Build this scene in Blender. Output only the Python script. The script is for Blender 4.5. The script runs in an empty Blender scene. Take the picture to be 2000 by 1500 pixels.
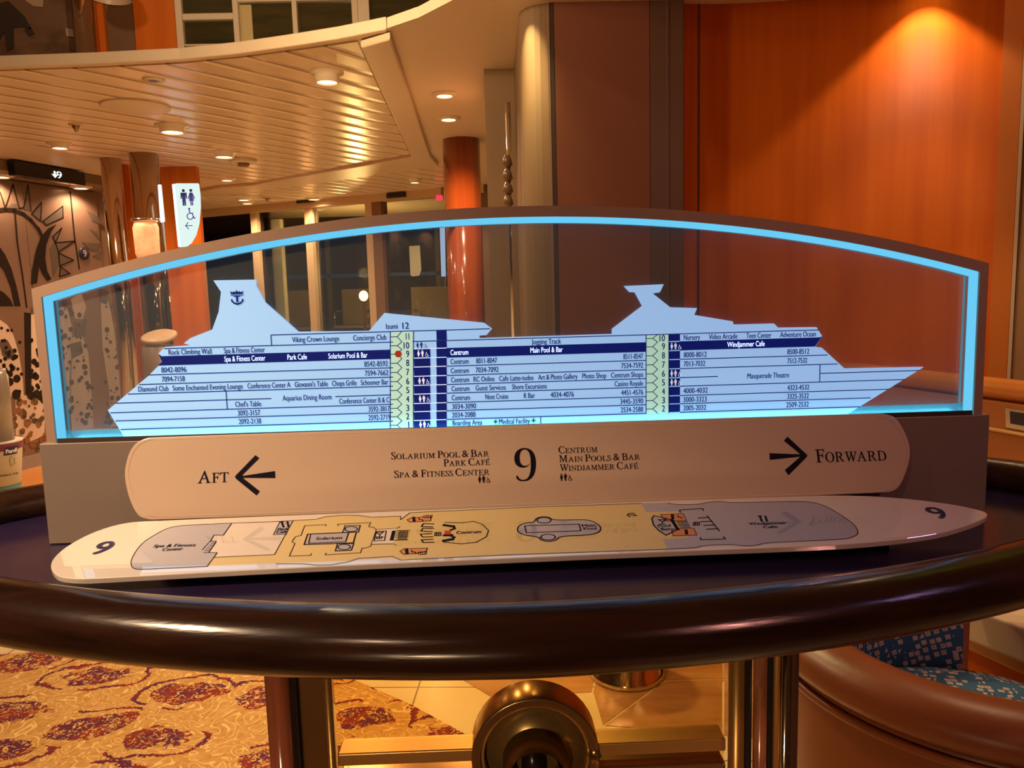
import bpy, bmesh, math, random, os
from math import sin, cos, pi, radians, sqrt
from mathutils import Vector, Matrix
random.seed(7)
SC = bpy.context.scene
COL = SC.collection

# ------------------------------------------------------------------ camera
FPX = 1502.0                                  # focal length in pixels of the 2000x1500 frame
CAM = Vector((-0.03, -0.9685, 1.3063))
PITCH, YAW, ROLL = 0.121, 0.0213, -0.0272
_f = Vector((sin(YAW)*cos(PITCH), cos(YAW)*cos(PITCH), -sin(PITCH)))
_r0 = Vector((cos(YAW), -sin(YAW), 0)); _u0 = _r0.cross(_f)
CR = _r0*cos(ROLL) + _u0*sin(ROLL); CU = -_r0*sin(ROLL) + _u0*cos(ROLL); CF = _f
cd = bpy.data.cameras.new('camera'); cam = bpy.data.objects.new('camera', cd); COL.objects.link(cam)
cd.sensor_width = 36.0; cd.lens = 36.0*FPX/2000.0; cd.clip_start = 0.02; cd.clip_end = 100
cam.matrix_world = Matrix(((CR.x, CU.x, -CF.x, CAM.x), (CR.y, CU.y, -CF.y, CAM.y), (CR.z, CU.z, -CF.z, CAM.z), (0, 0, 0, 1)))
SC.camera = cam
SC.view_settings.view_transform = 'Standard'; SC.view_settings.look = 'None'
SC.view_settings.gamma = 1.0; SC.view_settings.exposure = 0.0; SC.view_settings.use_curve_mapping = False

# ------------------------------------------------------------------ world and main lights
w = bpy.data.worlds.new('night'); SC.world = w; w.use_nodes = True
w.node_tree.nodes['Background'].inputs[0].default_value = (1.0, 0.62, 0.36, 1)
w.node_tree.nodes['Background'].inputs[1].default_value = 0.012
WARM = (1.0, 0.635, 0.36)
LAMP_POWER = 60.0          # ceiling downlights
def light(name, kind, loc, power, color=WARM, size=0.05, spot=None, blend=0.4, aim=None, parent=None):
    ld = bpy.data.lights.new(name, kind); ld.energy = power; ld.color = color
    if kind == 'AREA': ld.size = size
    else: ld.shadow_soft_size = size
    if spot: ld.spot_size = radians(spot); ld.spot_blend = blend
    o = bpy.data.objects.new(name, ld); COL.objects.link(o); o.location = loc
    if aim is not None:
        o.rotation_euler = (Vector(aim)-Vector(loc)).to_track_quat('-Z', 'Y').to_euler()
    if parent is not None: o.parent = parent
    return o
# atrium lamps above and behind the viewer, plus lights added for single spots
light('atrium_light', 'SPOT', (-1.15, -0.70, 2.05), 135, (1.0, .66, .39), .08, 66, 1.0, (-0.62, 0.0, 1.05))
light('atrium_light', 'SPOT', (-0.93, -2.0, 2.66), 24, (1.0, .62, .36), .06, 100, .6, (0, 0.4, 1.0))
light('atrium_light', 'SPOT', (1.25, -1.7, 2.30), 33, (1.0, .36, .30), .06, 100, .6, (.6, 0.1, 1.0))  # red light added to tint the right side like orange wall bounce
light('atrium_light', 'SPOT', (0.1, -0.6, 4.1), 45, (1.0, .50, .28), .10, 60, .7, (0.1, 2.0, 1.5))
light('atrium_light', 'SPOT', (-2.2, 0.6, 3.9), 52, (1.0, .64, .36), .12, 120, .6, (-1.6, 2.9, 1.9))
light('pedestal_fill', 'SPOT', (-0.55, -2.3, 0.80), 70, (1.0, .66, .36), .10, 34, .5, (-0.02, 0.1, 0.45))  # fill added in a narrow cone to brighten the pedestal
light('sparkle_light', 'POINT', (-0.80, 1.61, 2.36), 40, (1.0, .70, .36), .035)  # unseen light added for a sparkle on the board
light('stair_lamp', 'SPOT', (0.1, 2.0, 2.32), 75, (1.0, .80, .34), .06, 80, .5, (0.0, 1.30, 0.0))
light('carpet_lamp', 'SPOT', (-1.1, 0.2, 3.4), 130, (1.0, .66, .38), .08, 60, .6, (-1.05, 1.2, 0.0))
light('chair_fill', 'SPOT', (1.25, 0.95, 2.33), 24, (1.0, .62, .34), .05, 75, .7, (1.05, 0.40, 0.4))  # unseen light added to brighten the dark chair shell
light('wall_glow_fill', 'SPOT', (1.42, 1.35, 2.33), 10, (1.0, .60, .26), .04, 44, .8, (1.50, 1.93, 1.30))  # added pool of light low on the wall, stands for a reflection
light('rail_lamp', 'SPOT', (1.25, 1.25, 2.33), 22, (1.0, .62, .30), .04, 60, .6, (1.50, 1.35, 0.9))
light('stage_lamp', 'SPOT', (1.35, 0.5, 2.30), 26, (.36, 1.0, .06), .05, 40, .9, (1.93, 1.15, 2.35))
light('stage_lamp', 'SPOT', (1.9, -0.9, 2.30), 8, (.78, .45, 1.0), .15, 60, .9, (.95, -0.1, 1.0))

# ------------------------------------------------------------------ unprojection helpers (a pixel of the photo onto a plane of the place)
def ray(px, py): return CR*((px-1000)/FPX) - CU*((py-750)/FPX) + CF
def onp(px, py, P, n):
    d = ray(px, py); n = Vector(n); t = ((Vector(P)-CAM).dot(n))/d.dot(n); return CAM + d*t
def atY(px, py, Y): return onp(px, py, (0, Y, 0), (0, 1, 0))
def atZ(px, py, Z): return onp(px, py, (0, 0, Z), (0, 0, 1))

# ------------------------------------------------------------------ materials
MATS = {}
def board_coat(m):
    m.node_tree.nodes['Principled BSDF'].inputs['Coat IOR'].default_value = 2.6
    return m
def mat(name, color, rough=0.5, metal=0.0, coat=0.0, emit=None, estr=0.0, spec=0.5, var=None, vscale=(6, 6, 6), bump=0.0, detail=4.0, ramp=(0.35, 0.65), coatr=0.03, aniso=None):
    if name in MATS: return MATS[name]
    m = bpy.data.materials.new(name); m.use_nodes = True; nt = m.node_tree; b = nt.nodes['Principled BSDF']
    b.inputs['Base Color'].default_value = (*color, 1); b.inputs['Roughness'].default_value = rough
    b.inputs['Metallic'].default_value = metal; b.inputs['Coat Weight'].default_value = coat; b.inputs['Coat Roughness'].default_value = coatr
    b.inputs['Specular IOR Level'].default_value = spec
    if emit: b.inputs['Emission Color'].default_value = (*emit, 1); b.inputs['Emission Strength'].default_value = estr
    if var is not None or bump:
        tc = nt.nodes.new('ShaderNodeTexCoord'); mp = nt.nodes.new('ShaderNodeMapping'); mp.inputs['Scale'].default_value = vscale
        nz = nt.nodes.new('ShaderNodeTexNoise'); nz.inputs['Scale'].default_value = 1.0; nz.inputs['Detail'].default_value = detail; nz.inputs['Roughness'].default_value = 0.6
        nt.links.new(tc.outputs['Object'], mp.inputs[0]); nt.links.new(mp.outputs[0], nz.inputs['Vector'])
        if var is not None:
            cr = nt.nodes.new('ShaderNodeValToRGB'); cr.color_ramp.elements[0].position = ramp[0]; cr.color_ramp.elements[1].position = ramp[1]
            cr.color_ramp.elements[0].color = (*color, 1); cr.color_ramp.elements[1].color = (*var, 1)
            nt.links.new(nz.outputs['Fac'], cr.inputs[0]); nt.links.new(cr.outputs[0], b.inputs['Base Color'])
        if bump:
            bp = nt.nodes.new('ShaderNodeBump'); bp.inputs['Strength'].default_value = bump; bp.inputs['Distance'].default_value = 0.002
            nt.links.new(nz.outputs['Fac'], bp.inputs['Height']); nt.links.new(bp.outputs[0], b.inputs['Normal'])
    MATS[name] = m; return m
def emission(name, color, s):
    m = bpy.data.materials.new(name); m.use_nodes = True; nt = m.node_tree; nt.nodes.clear()
    e = nt.nodes.new('ShaderNodeEmission'); e.inputs[0].default_value = (*color, 1); e.inputs[1].default_value = s
    o = nt.nodes.new('ShaderNodeOutputMaterial'); nt.links.new(e.outputs[0], o.inputs[0]); return m
def pane(name, tint, refl_rough=0.01, refl=1.0, haze=0.0, hazecol=(1, 1, 1)):
    m = bpy.data.materials.new(name); m.use_nodes = True; nt = m.node_tree; nt.nodes.clear(); N = nt.nodes.new; L = nt.links.new
    tr = N('ShaderNodeBsdfTransparent'); tr.inputs[0].default_value = (*tint, 1)
    gl = N('ShaderNodeBsdfGlossy'); gl.inputs['Roughness'].default_value = refl_rough
    fr = N('ShaderNodeFresnel'); fr.inputs[0].default_value = 1.5
    mu = N('ShaderNodeMath'); mu.operation = 'MULTIPLY'; mu.inputs[1].default_value = refl
    mx = N('ShaderNodeMixShader'); o = N('ShaderNodeOutputMaterial')
    L(fr.outputs[0], mu.inputs[0]); L(mu.outputs[0], mx.inputs[0]); L(tr.outputs[0], mx.inputs[1]); L(gl.outputs[0], mx.inputs[2])
    last = mx
    if haze:
        df = N('ShaderNodeBsdfDiffuse'); df.inputs[0].default_value = (*hazecol, 1)
        m2 = N('ShaderNodeMixShader'); m2.inputs[0].default_value = haze; L(mx.outputs[0], m2.inputs[1]); L(df.outputs[0], m2.inputs[2]); last = m2
    L(last.outputs[0], o.inputs[0]); return m

M_orange = mat('orange_wood', (.52, .105, .006), .45, var=(.62, .145, .010), vscale=(14, 14, .6), spec=.12)
M_redwood = mat('red_wood', (.30, .05, .008), .18, coat=.5, var=(.40, .08, .014), vscale=(20, 20, .5))
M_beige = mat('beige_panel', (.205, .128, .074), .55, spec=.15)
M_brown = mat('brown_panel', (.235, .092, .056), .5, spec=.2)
M_dark = mat('dark_seam', (.05, .03, .02), .6)
M_cream = mat('cream_paint', (.64, .50, .37), .42)
M_plaster = mat('cream_plaster', (.72, .53, .36), .6)
M_chrome = mat('bronze_chrome', (.62, .45, .32), .08, metal=1)
M_steel = mat('polished_steel', (.75, .70, .64), .12, metal=1)
M_gold = mat('polished_brass', (.52, .29, .09), .34, metal=.7)
M_bronze = mat('dark_bronze', (.34, .20, .08), .2, metal=.8)
M_black = mat('black_gloss', (.012, .010, .010), .25)
M_navyfelt = mat('navy_laminate', (.016, .010, .038), .16, spec=.45)
M_rim = mat('dark_walnut_rim', (.030, .011, .006), .21, coat=.12, coatr=.10, var=(.012, .005, .003), vscale=(3, 30, 60), bump=.35, spec=.38)
M_lens = emission('lamp_lens', (1.0, .72, .40), 9.0)
M_trimring = mat('lamp_trim', (.80, .66, .50), .4)
M_white = mat('white_plastic', (.8, .78, .74), .45)
M_ink = mat('navy_ink', (.005, .010, .08), .5, emit=(.012, .03, .42), estr=.22, spec=.1)
M_blackink = mat('black_ink', (.005, .004, .012), .5, spec=.08)

# ------------------------------------------------------------------ mesh helpers
class MB:
    def __init__(s): s.v = []; s.f = []; s.sm = []
    def add(s, V, F, smooth=False):
        k = len(s.v); s.v += [tuple(p) for p in V]
        for f in F: s.f.append(tuple(i+k for i in f)); s.sm.append(smooth)
        return s
    def box(s, lo, hi, M=None):
        (a, b, c), (d, e, f) = lo, hi
        V = [Vector(p) for p in ((a,b,c),(d,b,c),(d,e,c),(a,e,c),(a,b,f),(d,b,f),(d,e,f),(a,e,f))]
        if M is not None: V = [M @ p for p in V]
        return s.add(V, [(0,3,2,1),(4,5,6,7),(0,1,5,4),(1,2,6,5),(2,3,7,6),(3,0,4,7)])
    def prism(s, pts, ext):
        ext = Vector(ext); P = [Vector(p) for p in pts]; n = len(P)
        nm = Vector((0, 0, 0))
        for i in range(n): nm += P[i].cross(P[(i+1) % n])
        if nm.dot(ext) > 0: P.reverse()
        V = P + [p+ext for p in P]
        F = [tuple(range(n)), tuple(range(2*n-1, n-1, -1))] + [((i+1) % n, i, n+i, n+(i+1) % n) for i in range(n)]
        return s.add(V, F)
    def lathe(s, prof, seg=32, M=None, cap=True):
        V = []; F = []
        for r, z in prof:
            for i in range(seg):
                a = 2*pi*i/seg; p = Vector((r*cos(a), r*sin(a), z)); V.append(M @ p if M is not None else p)
        for j in range(len(prof)-1):
            for i in range(seg):
                F.append((j*seg+i, j*seg+(i+1) % seg, (j+1)*seg+(i+1) % seg, (j+1)*seg+i))
        s.add(V, F, True)
        if cap:
            k = len(s.v)-len(V)
            s.f.append(tuple(k+i for i in range(seg-1, -1, -1))); s.sm.append(False)
            s.f.append(tuple(k+(len(prof)-1)*seg+i for i in range(seg))); s.sm.append(False)
        return s
    def tube(s, path, r, seg=10, closed=False):
        P = [Vector(p) for p in path]; n = len(P); V = []; F = []
        prev = None
        for i, p in enumerate(P):
            if closed: t = P[(i+1) % n]-P[i-1]
            else: t = P[min(i+1, n-1)]-P[max(i-1, 0)]
            t.normalize()
            if prev is None:
                a = Vector((0, 0, 1)) if abs(t.z) < .9 else Vector((1, 0, 0)); prev = t.cross(a).normalized()
            nrm = (prev - t*prev.dot(t)).normalized(); prev = nrm; bn = t.cross(nrm)
            for k in range(seg):
                a = 2*pi*k/seg; V.append(p + (nrm*cos(a)+bn*sin(a))*r)
        m = n if closed else n-1
        for i in range(m):
            for k in range(seg):
                F.append((i*seg+k, i*seg+(k+1) % seg, ((i+1) % n)*seg+(k+1) % seg, ((i+1) % n)*seg+k))
        s.add(V, F, True)
        if not closed:
            k0 = len(s.v)-len(V); s.f.append(tuple(k0+k for k in range(seg-1, -1, -1))); s.sm.append(False)
            s.f.append(tuple(k0+(n-1)*seg+k for k in range(seg))); s.sm.append(False)
        return s
    def build(s, name, m, parent=None, bevel=0.0, org=None, label=None):
        me = bpy.data.meshes.new(name)
        V = s.v
        if org is not None: V = [(x-org[0], y-org[1], z-org[2]) for x, y, z in V]
        me.from_pydata(V, [], s.f)
        me.polygons.foreach_set('use_smooth', s.sm); me.update()
        if isinstance(m, (list, tuple)):
            for q in m: me.materials.append(q)
        else: me.materials.append(m)
        o = bpy.data.objects.new(name, me); COL.objects.link(o)
        if org is not None: o.location = org
        if parent is not None: o.parent = parent
        if label: o['label'] = label
        if bevel:
            b = o.modifiers.new('bevel', 'BEVEL'); b.width = bevel; b.segments = 3; b.limit_method = 'ANGLE'; b.angle_limit = radians(40)
        return o
def thing(name, label, cat, loc=(0, 0, 0), group=None, rotz=0.0):
    o = bpy.data.objects.new(name, None); COL.objects.link(o); o.empty_display_size = .05
    o.location = loc; o.rotation_euler = (0, 0, rotz); o['label'] = label; o['category'] = cat
    if group: o['group'] = group
    return o
def tag(o, label, cat, group=None):
    o['label'] = label; o['category'] = cat
    if group: o['group'] = group
    return o
def struct(o): o['kind'] = 'structure'; return o
def dup(root, loc, label=None, group=None, rotz=None):
    r = root.copy(); COL.objects.link(r); r.location = loc
    if rotz is not None: r.rotation_euler = (0, 0, rotz)
    if label: r['label'] = label
    if group: r['group'] = group
    for ch in list(root.children):
        c = ch.copy(); COL.objects.link(c); c.parent = r
        for g in ch.children:
            d = g.copy(); COL.objects.link(d); d.parent = c
    return r
def stroke(mb, P, wd, up, th, closed=False):
    """flat ribbon of width wd along the 3D polyline P lying on a plane with normal up, raised by th"""
    up = Vector(up).normalized(); P = [Vector(p) for p in P]
    n = len(P); segs = [(P[i], P[(i+1) % n]) for i in range(n if closed else n-1)]
    for a, b in segs:
        d = (b-a)
        if d.length < 1e-7: continue
        d.normalize(); s = up.cross(d)*(wd/2); a2 = a-d*(wd*.45); b2 = b+d*(wd*.45)
        mb.prism([a2-s, b2-s, b2+s, a2+s], up*th)
    return mb

# ------------------------------------------------------------------ lettering
FD = os.path.join(bpy.utils.system_resource('DATAFILES') or '', 'fonts')
FONTS = {}
def font(fn):
    if fn not in FONTS:
        try: FONTS[fn] = bpy.data.fonts.load(os.path.join(FD, fn)) if fn else None
        except Exception: FONTS[fn] = None
    return FONTS[fn]
GC = {}
def glyphs(s, fn='', off=0.0):
    k = (s, fn, off)
    if k in GC: return GC[k]
    c = bpy.data.curves.new('t', 'FONT'); c.body = s; c.size = 1.0; c.offset = off; c.resolution_u = 4
    f = font(fn)
    if f: c.font = f
    o = bpy.data.objects.new('t', c); COL.objects.link(o)
    bpy.context.view_layer.update()
    dg = bpy.context.evaluated_depsgraph_get(); me = o.evaluated_get(dg).to_mesh()
    V = [(p.co.x, p.co.y) for p in me.vertices]; F = [tuple(p.vertices) for p in me.polygons]
    o.evaluated_get(dg).to_mesh_clear(); bpy.data.objects.remove(o); bpy.data.curves.remove(c)
    GC[k] = (V, F); return GC[k]
CAPH = max(y for x, y in glyphs('H')[0])
def put(mb, V, F, mp):
    P = [mp(x, y) for x, y in V]
    mb.add(P, F)
def sans(mb, s, x0, x1, z0, cap, mp, wt=0.035):
    """fit the word between x0 and x1, cap height cap, baseline z0; mp maps plane coordinates to 3D; a shifted second copy adds weight"""
    V, F = glyphs(s, '', 0); a = min(x for x, y in V); b = max(x for x, y in V)
    ky = cap/CAPH; e = wt*ky; kx = (x1-x0-e)/(b-a)
    for d in ((0, e/2, e) if wt > .05 else (0, e)): put(mb, [(x0+d+(x-a)*kx, z0+y*ky) for x, y in V], F, mp)
MATHF = 'NotoSansMath-Regular.woff2'
def serif_glyph(ch):
    if ch.isdigit(): V, F = glyphs(chr(0x1D7CE+ord(ch)-48), MATHF, -.012); sh = 0
    elif ch.isalpha() and ch.upper() in 'ABCDEFGHIJKLMNOPQRSTUVWXYZ':
        V, F = glyphs(chr(0x1D434+ord(ch.upper())-65), MATHF, .004); sh = .29
        if ch in 'aA' and V:      # bring the apex over the middle of the foot
            h = max(y for x, y in V); top = [x for x, y in V if y > h*.97]; low = [x for x, y in V if y < h*.02]
            sh = (sum(top)/len(top)-(min(low)+max(low))/2)/h
    elif ch == '&': V, F = glyphs('&', '', 0); sh = 0
    else: V, F = [], []; sh = 0
    return [(x-sh*y, y) for x, y in V], F
SC_CAP = None
def serif(mb, s, x0, x1, z0, cap, mp, small=.78):
    """small-caps serif line: lower-case letters are set as small capitals"""
    SV = []; SF = []; x = 0.0
    hH = max(y for _, y in serif_glyph('H')[0])
    for ch in s:
        if ch == ' ': x += .26; continue
        acc = ch in 'éÉ'; base = 'e' if ch == 'é' else 'E' if ch == 'É' else ch
        k = (1.0 if (base.isupper() or base.isdigit() or base == '&') else small)/hH
        if base == '&': k *= .98*hH/CAPH
        V, F = serif_glyph(base)
        if not V: continue
        a = min(p[0] for p in V); n = len(SV)
        SV += [(x+(px-a)*k, py*k) for px, py in V]; SF += [tuple(i+n for i in f) for f in F]
        wd = (max(p[0] for p in V)-a)*k
        if base in 'wW': wd -= .10*k*hH
        if acc:
            n = len(SV); h = hH*k; SV += [(x+wd*.45, h*1.06), (x+wd*.58, h*1.05), (x+wd*.85, h*1.28), (x+wd*.66, h*1.30)]; SF.append((n, n+1, n+2, n+3))
        x += wd+.055
    b = max(p[0] for p in SV); a = min(p[0] for p in SV); kx = (x1-x0)/(b-a)
    put(mb, [(x0+(px-a)*kx, z0+py*cap) for px, py in SV], SF, mp)
def soften(P, deg=55, k=3):
    """round the shallow corners of a closed outline, keep the sharp ones"""
    for _ in range(k):
        Q = []; n = len(P)
        for i in range(n):
            a, b, c = Vector(P[i-1]), Vector(P[i]), Vector(P[(i+1) % n])
            u, v = b-a, c-b
            if u.length > 1e-6 and v.length > 1e-6 and abs(u.angle(v)) < radians(deg):
                Q += [tuple(b.lerp(a, .25)), tuple(b.lerp(c, .25))]
            else: Q.append(tuple(b))
        P = Q
    return P
# pictograms in a unit box (height 1), each a list of polygons
def circ(cx, cy, r, n=14, a0=0, a1=2*pi): return [(cx+r*cos(a0+(a1-a0)*i/n), cy+r*sin(a0+(a1-a0)*i/n)) for i in range(n)]
PIC_MAN = [circ(.2, .90, .09), [(.02,.78),(.38,.78),(.40,.42),(.33,.42),(.31,.70),(.30,.0),(.21,.0),(.2,.38),(.19,0),(.10,0),(.09,.70),(.07,.42),(0,.42)]]
PIC_WOMAN = [circ(.2, .90, .09), [(.12,.78),(.28,.78),(.42,.42),(.36,.40),(.27,.62),(.36,.28),(.28,.28),(.28,0),(.21,0),(.21,.28),(.19,.28),(.19,0),(.12,0),(.12,.28),(.04,.28),(.13,.62),(.04,.40),(-.02,.42)]]
PIC_WHEEL = [circ(.22, .66, .07), [(.18,.58),(.26,.58),(.27,.42),(.44,.42),(.44,.36),(.20,.36)], [(.40,.40),(.52,.10),(.60,.13),(.58,.07),(.48,.03),(.34,.38)]] + \
    [[(.24+.22*cos(a), .20+.22*sin(a)), (.24+.22*cos(b), .20+.22*sin(b)), (.24+.16*cos(b), .20+.16*sin(b)), (.24+.16*cos(a), .20+.16*sin(a))] for a, b in [(radians(110+25*i), radians(110+25*(i+1))) for i in range(10)]]
def pict(mb, polys, x, z, h, mp, th):
    for p in polys: mb.prism([mp(x+q[0]*h, z+q[1]*h) for q in p], th)

# ================================================================== SETTING
def extrude_z(pts, z0, z1): return MB().prism([(x, y, z0) for x, y in pts], (0, 0, z1-z0))
# tiled floor
def tile_mat():
    m = mat('cream_floor_tile', (.62, .50, .28), .22, var=(.66, .55, .33), vscale=(3, 3, 3))
    nt = m.node_tree; N = nt.nodes.new; L = nt.links.new; b = nt.nodes['Principled BSDF']
    tc = N('ShaderNodeTexCoord'); mp = N('ShaderNodeMapping'); mp.inputs['Rotation'].default_value = (0, 0, radians(4)); mp.inputs['Location'].default_value = (.02, .16, 0)
    br = N('ShaderNodeTexBrick'); br.offset = 0; br.inputs['Scale'].default_value = 1; br.inputs['Brick Width'].default_value = .40; br.inputs['Row Height'].default_value = .40
    br.inputs['Mortar Size'].default_value = .003; br.inputs['Mortar'].default_value = (.22, .16, .07, 1)
    src = b.inputs['Base Color'].links[0].from_socket
    L(tc.outputs['Object'], mp.inputs[0]); L(mp.outputs[0], br.inputs['Vector']); L(src, br.inputs['Color1']); L(src, br.inputs['Color2']); L(br.outputs['Color'], b.inputs['Base Color'])
    return m
fl = struct(MB().box((-7, -4, -.06), (4, 9.6, 0)).build('floor', tile_mat()))
M_marble = mat('brown_marble', (.34, .17, .06), .25, var=(.46, .26, .11), vscale=(4, 14, 4), detail=6)
def floor_poly(pxs, name, m, par, z=.002):
    return MB().prism([(*p, 0.0) for p in pxs], (0, 0, z)).build(name, m, par)
floor_poly([(-.166, 1.497), (-.068, 1.378), (.018, 1.50), (.018, 1.80), (-.42, 1.80)], 'marble_inlay', M_marble, fl)
floor_poly([(.024, 1.50), (-.062, 1.378), (.252, 1.392), (.30, 1.60), (.24, 1.80), (.024, 1.80)], 'marble_inlay', M_marble, fl)
floor_poly([(.258, 1.390), (.262, 1.200), (.500, 1.446), (.46, 1.62), (.31, 1.60)], 'marble_inlay', M_marble, fl)
floor_poly([(.268, 1.196), (.70, 1.10), (.98, 1.18), (.98, 1.44), (.507, 1.440)], 'marble_inlay', M_marble, fl)
floor_poly([(.507, 1.447), (.98, 1.447), (.98, 1.95), (.47, 1.95), (.465, 1.63)], 'marble_inlay', M_marble, fl)

M_woodfloor = mat('orange_floor_wood', (.58, .22, .05), .3, var=(.66, .28, .08), vscale=(2, 20, 4))
fw = [atZ(x, y, 0) for x, y in ((-300, 985), (-300, 1120), (36, 958), (250, 905), (250, 868), (88, 905), (43, 918))]
floor_poly([(p.x, p.y) for p in fw], 'wood_strip', M_woodfloor, fl)

# carpet
def carpet_mat():
    m = bpy.data.materials.new('paisley_carpet'); m.use_nodes = True; nt = m.node_tree; N = nt.nodes.new; L = nt.links.new; b = nt.nodes['Principled BSDF']
    b.inputs['Roughness'].default_value = .95; b.inputs['Specular IOR Level'].default_value = .1
    tc = N('ShaderNodeTexCoord')
    def math(op, a, c=None):
        n = N('ShaderNodeMath'); n.operation = op
        for i, v in enumerate((a, c)):
            if v is None: continue
            if isinstance(v, (int, float)): n.inputs[i].default_value = v
            else: L(v, n.inputs[i])
        return n.outputs[0]
    def noise(scale, detail=3, dist=0.0, vec=None):
        n = N('ShaderNodeTexNoise'); n.inputs['Scale'].default_value = scale; n.inputs['Detail'].default_value = detail; n.inputs['Distortion'].default_value = dist
        L(vec or tc.outputs['Object'], n.inputs['Vector']); return n.outputs
    mp = N('ShaderNodeMapping'); mp.inputs['Rotation'].default_value = (0, 0, radians(32)); mp.inputs['Scale'].default_value = (2.7, 4.3, 1)
    L(tc.outputs['Object'], mp.inputs[0])
    dn = noise(6, 2); vm = N('ShaderNodeVectorMath'); vm.operation = 'MULTIPLY_ADD'; vm.inputs[1].default_value = (.55, .55, 0)
    L(dn['Color'], vm.inputs[0]); L(mp.outputs[0], vm.inputs[2])
    vo = N('ShaderNodeTexVoronoi'); vo.voronoi_dimensions = '2D'; vo.inputs['Scale'].default_value = 1.0; vo.inputs['Randomness'].default_value = .42
    L(vm.outputs[0], vo.inputs['Vector']); d = math('ADD', vo.outputs['Distance'], math('MULTIPLY', math('SUBTRACT', noise(110, 2)['Fac'], .5), .10))
    # spiral outline around each motif
    ring = math('LESS_THAN', math('ABSOLUTE', math('SUBTRACT', d, .44)), .026)
    sw = noise(4.2, 1)['Fac']; ring = math('MULTIPLY', ring, math('GREATER_THAN', sw, .50))
    fill_n = noise(55, 4, 1.6)['Fac']
    body = math('MULTIPLY', math('LESS_THAN', math('ADD', d, math('MULTIPLY', noise(10, 2)['Fac'], .35)), .47), math('GREATER_THAN', fill_n, .45))
    dark = math('MAXIMUM', ring, body)
    hue = noise(12, 2)['Fac']
    cr = N('ShaderNodeValToRGB'); cr.color_ramp.elements[0].position = .42; cr.color_ramp.elements[1].position = .56
    cr.color_ramp.elements[0].color = (.21, .030, .024, 1); cr.color_ramp.elements[1].color = (.10, .022, .055, 1); L(hue, cr.inputs[0])
    ln = math('ADD', noise(7.5, 1.5, 1.6)['Fac'], math('MULTIPLY', noise(140, 1)['Fac'], .012))
    curl = math('LESS_THAN', math('ABSOLUTE', math('SUBTRACT', math('FRACT', math('MULTIPLY', ln, 9)), .5)), .09)
    gd = noise(60, 3)['Fac']
    g = N('ShaderNodeValToRGB'); g.color_ramp.elements[0].color = (.40, .21, .06, 1); g.color_ramp.elements[1].color = (.54, .31, .10, 1); g.color_ramp.elements[0].position = .3; g.color_ramp.elements[1].position = .7
    L(gd, g.inputs[0])
    m1 = N('ShaderNodeMixRGB'); m1.inputs[2].default_value = (.66, .45, .20, 1); L(curl, m1.inputs[0]); L(g.outputs[0], m1.inputs[1])
    m2 = N('ShaderNodeMixRGB'); L(dark, m2.inputs[0]); L(m1.outputs[0], m2.inputs[1]); L(cr.outputs[0], m2.inputs[2])
    L(m2.outputs[0], b.inputs['Base Color'])
    bp = N('ShaderNodeBump'); bp.inputs['Strength'].default_value = .4; bp.inputs['Distance'].default_value = .004; L(noise(300, 2)['Fac'], bp.inputs['Height']); L(bp.outputs[0], b.inputs['Normal'])
    return m
cpts = [(-4.2, 1.72), (-1.93, 1.815), (-1.55, 1.84), (-1.2, 1.80), (-.85, 1.69), (-.545, 1.525), (-.335, 1.353), (-.157, 1.178), (.02, .98), (.16, .75), (.25, .4), (.30, 0), (.31, -3.6), (-4.2, -3.6)]
tag(extrude_z(cpts, 0, .006).build('carpet', carpet_mat()), 'gold carpet with maroon and purple paisley motifs around the table foot', 'carpet')

# ceiling: plaster slab with the atrium opening cut out, slatted field, beams
ZC = 2.35
edge = [(-6.6, 2.45), (-3.5, 2.60), (-2.6, 2.63), (-2.18, 2.631), (-1.75, 2.61), (-1.37, 2.574), (-1.1, 2.51), (-.865, 2.43), (-.64, 2.345), (-.424, 2.24), (-.28, 2.12), (-.151, 1.96), (.0, 1.76), (.2, 1.42), (.38, 1.0), (.5, .5), (.55, -.2), (.55, -3.6)]
M_ceil = mat('ceiling_paint', (.66, .52, .38), .45)
ceil = struct(extrude_z(edge+[(4, -3.6), (4, 9.6), (-6.6, 9.6)], ZC, ZC+.04).build('ceiling', M_ceil))
def slat_mat(ang):
    m = mat('slat_ceiling_%d' % ang, (.80, .63, .47), .24, spec=.5); nt = m.node_tree; N = nt.nodes.new; L = nt.links.new; b = nt.nodes['Principled BSDF']
    tc = N('ShaderNodeTexCoord'); mp = N('ShaderNodeMapping'); mp.inputs['Rotation'].default_value = (0, 0, radians(-ang)); L(tc.outputs['Object'], mp.inputs[0])
    sp = N('ShaderNodeSeparateXYZ'); L(mp.outputs[0], sp.inputs[0])
    def math(op, a, c=None):
        n = N('ShaderNodeMath'); n.operation = op
        for i, v in enumerate((a, c)):
            if v is None: continue
            if isinstance(v, (int, float)): n.inputs[i].default_value = v
            else: L(v, n.inputs[i])
        return n.outputs[0]
    u = math('ABSOLUTE', math('SUBTRACT', math('FRACT', math('MULTIPLY', sp.outputs['Y'], 1/.178)), .5))
    gr = math('LESS_THAN', u, .055)
    mx = N('ShaderNodeMixRGB'); mx.inputs[1].default_value = (.80, .63, .47, 1); mx.inputs[2].default_value = (.40, .26, .16, 1); L(gr, mx.inputs[0]); L(mx.outputs[0], b.inputs['Base Color'])
    h = math('MINIMUM', math('MULTIPLY', u, 5.0), 1.0)
    bp = N('ShaderNodeBump'); bp.inputs['Strength'].default_value = .9; bp.inputs['Distance'].default_value = .012; L(h, bp.inputs['Height']); L(bp.outputs[0], b.inputs['Normal'])
    return m
def inset_edge(off): return [(x, y+off) for x, y in edge if -3.6 < x < -.5]
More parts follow.
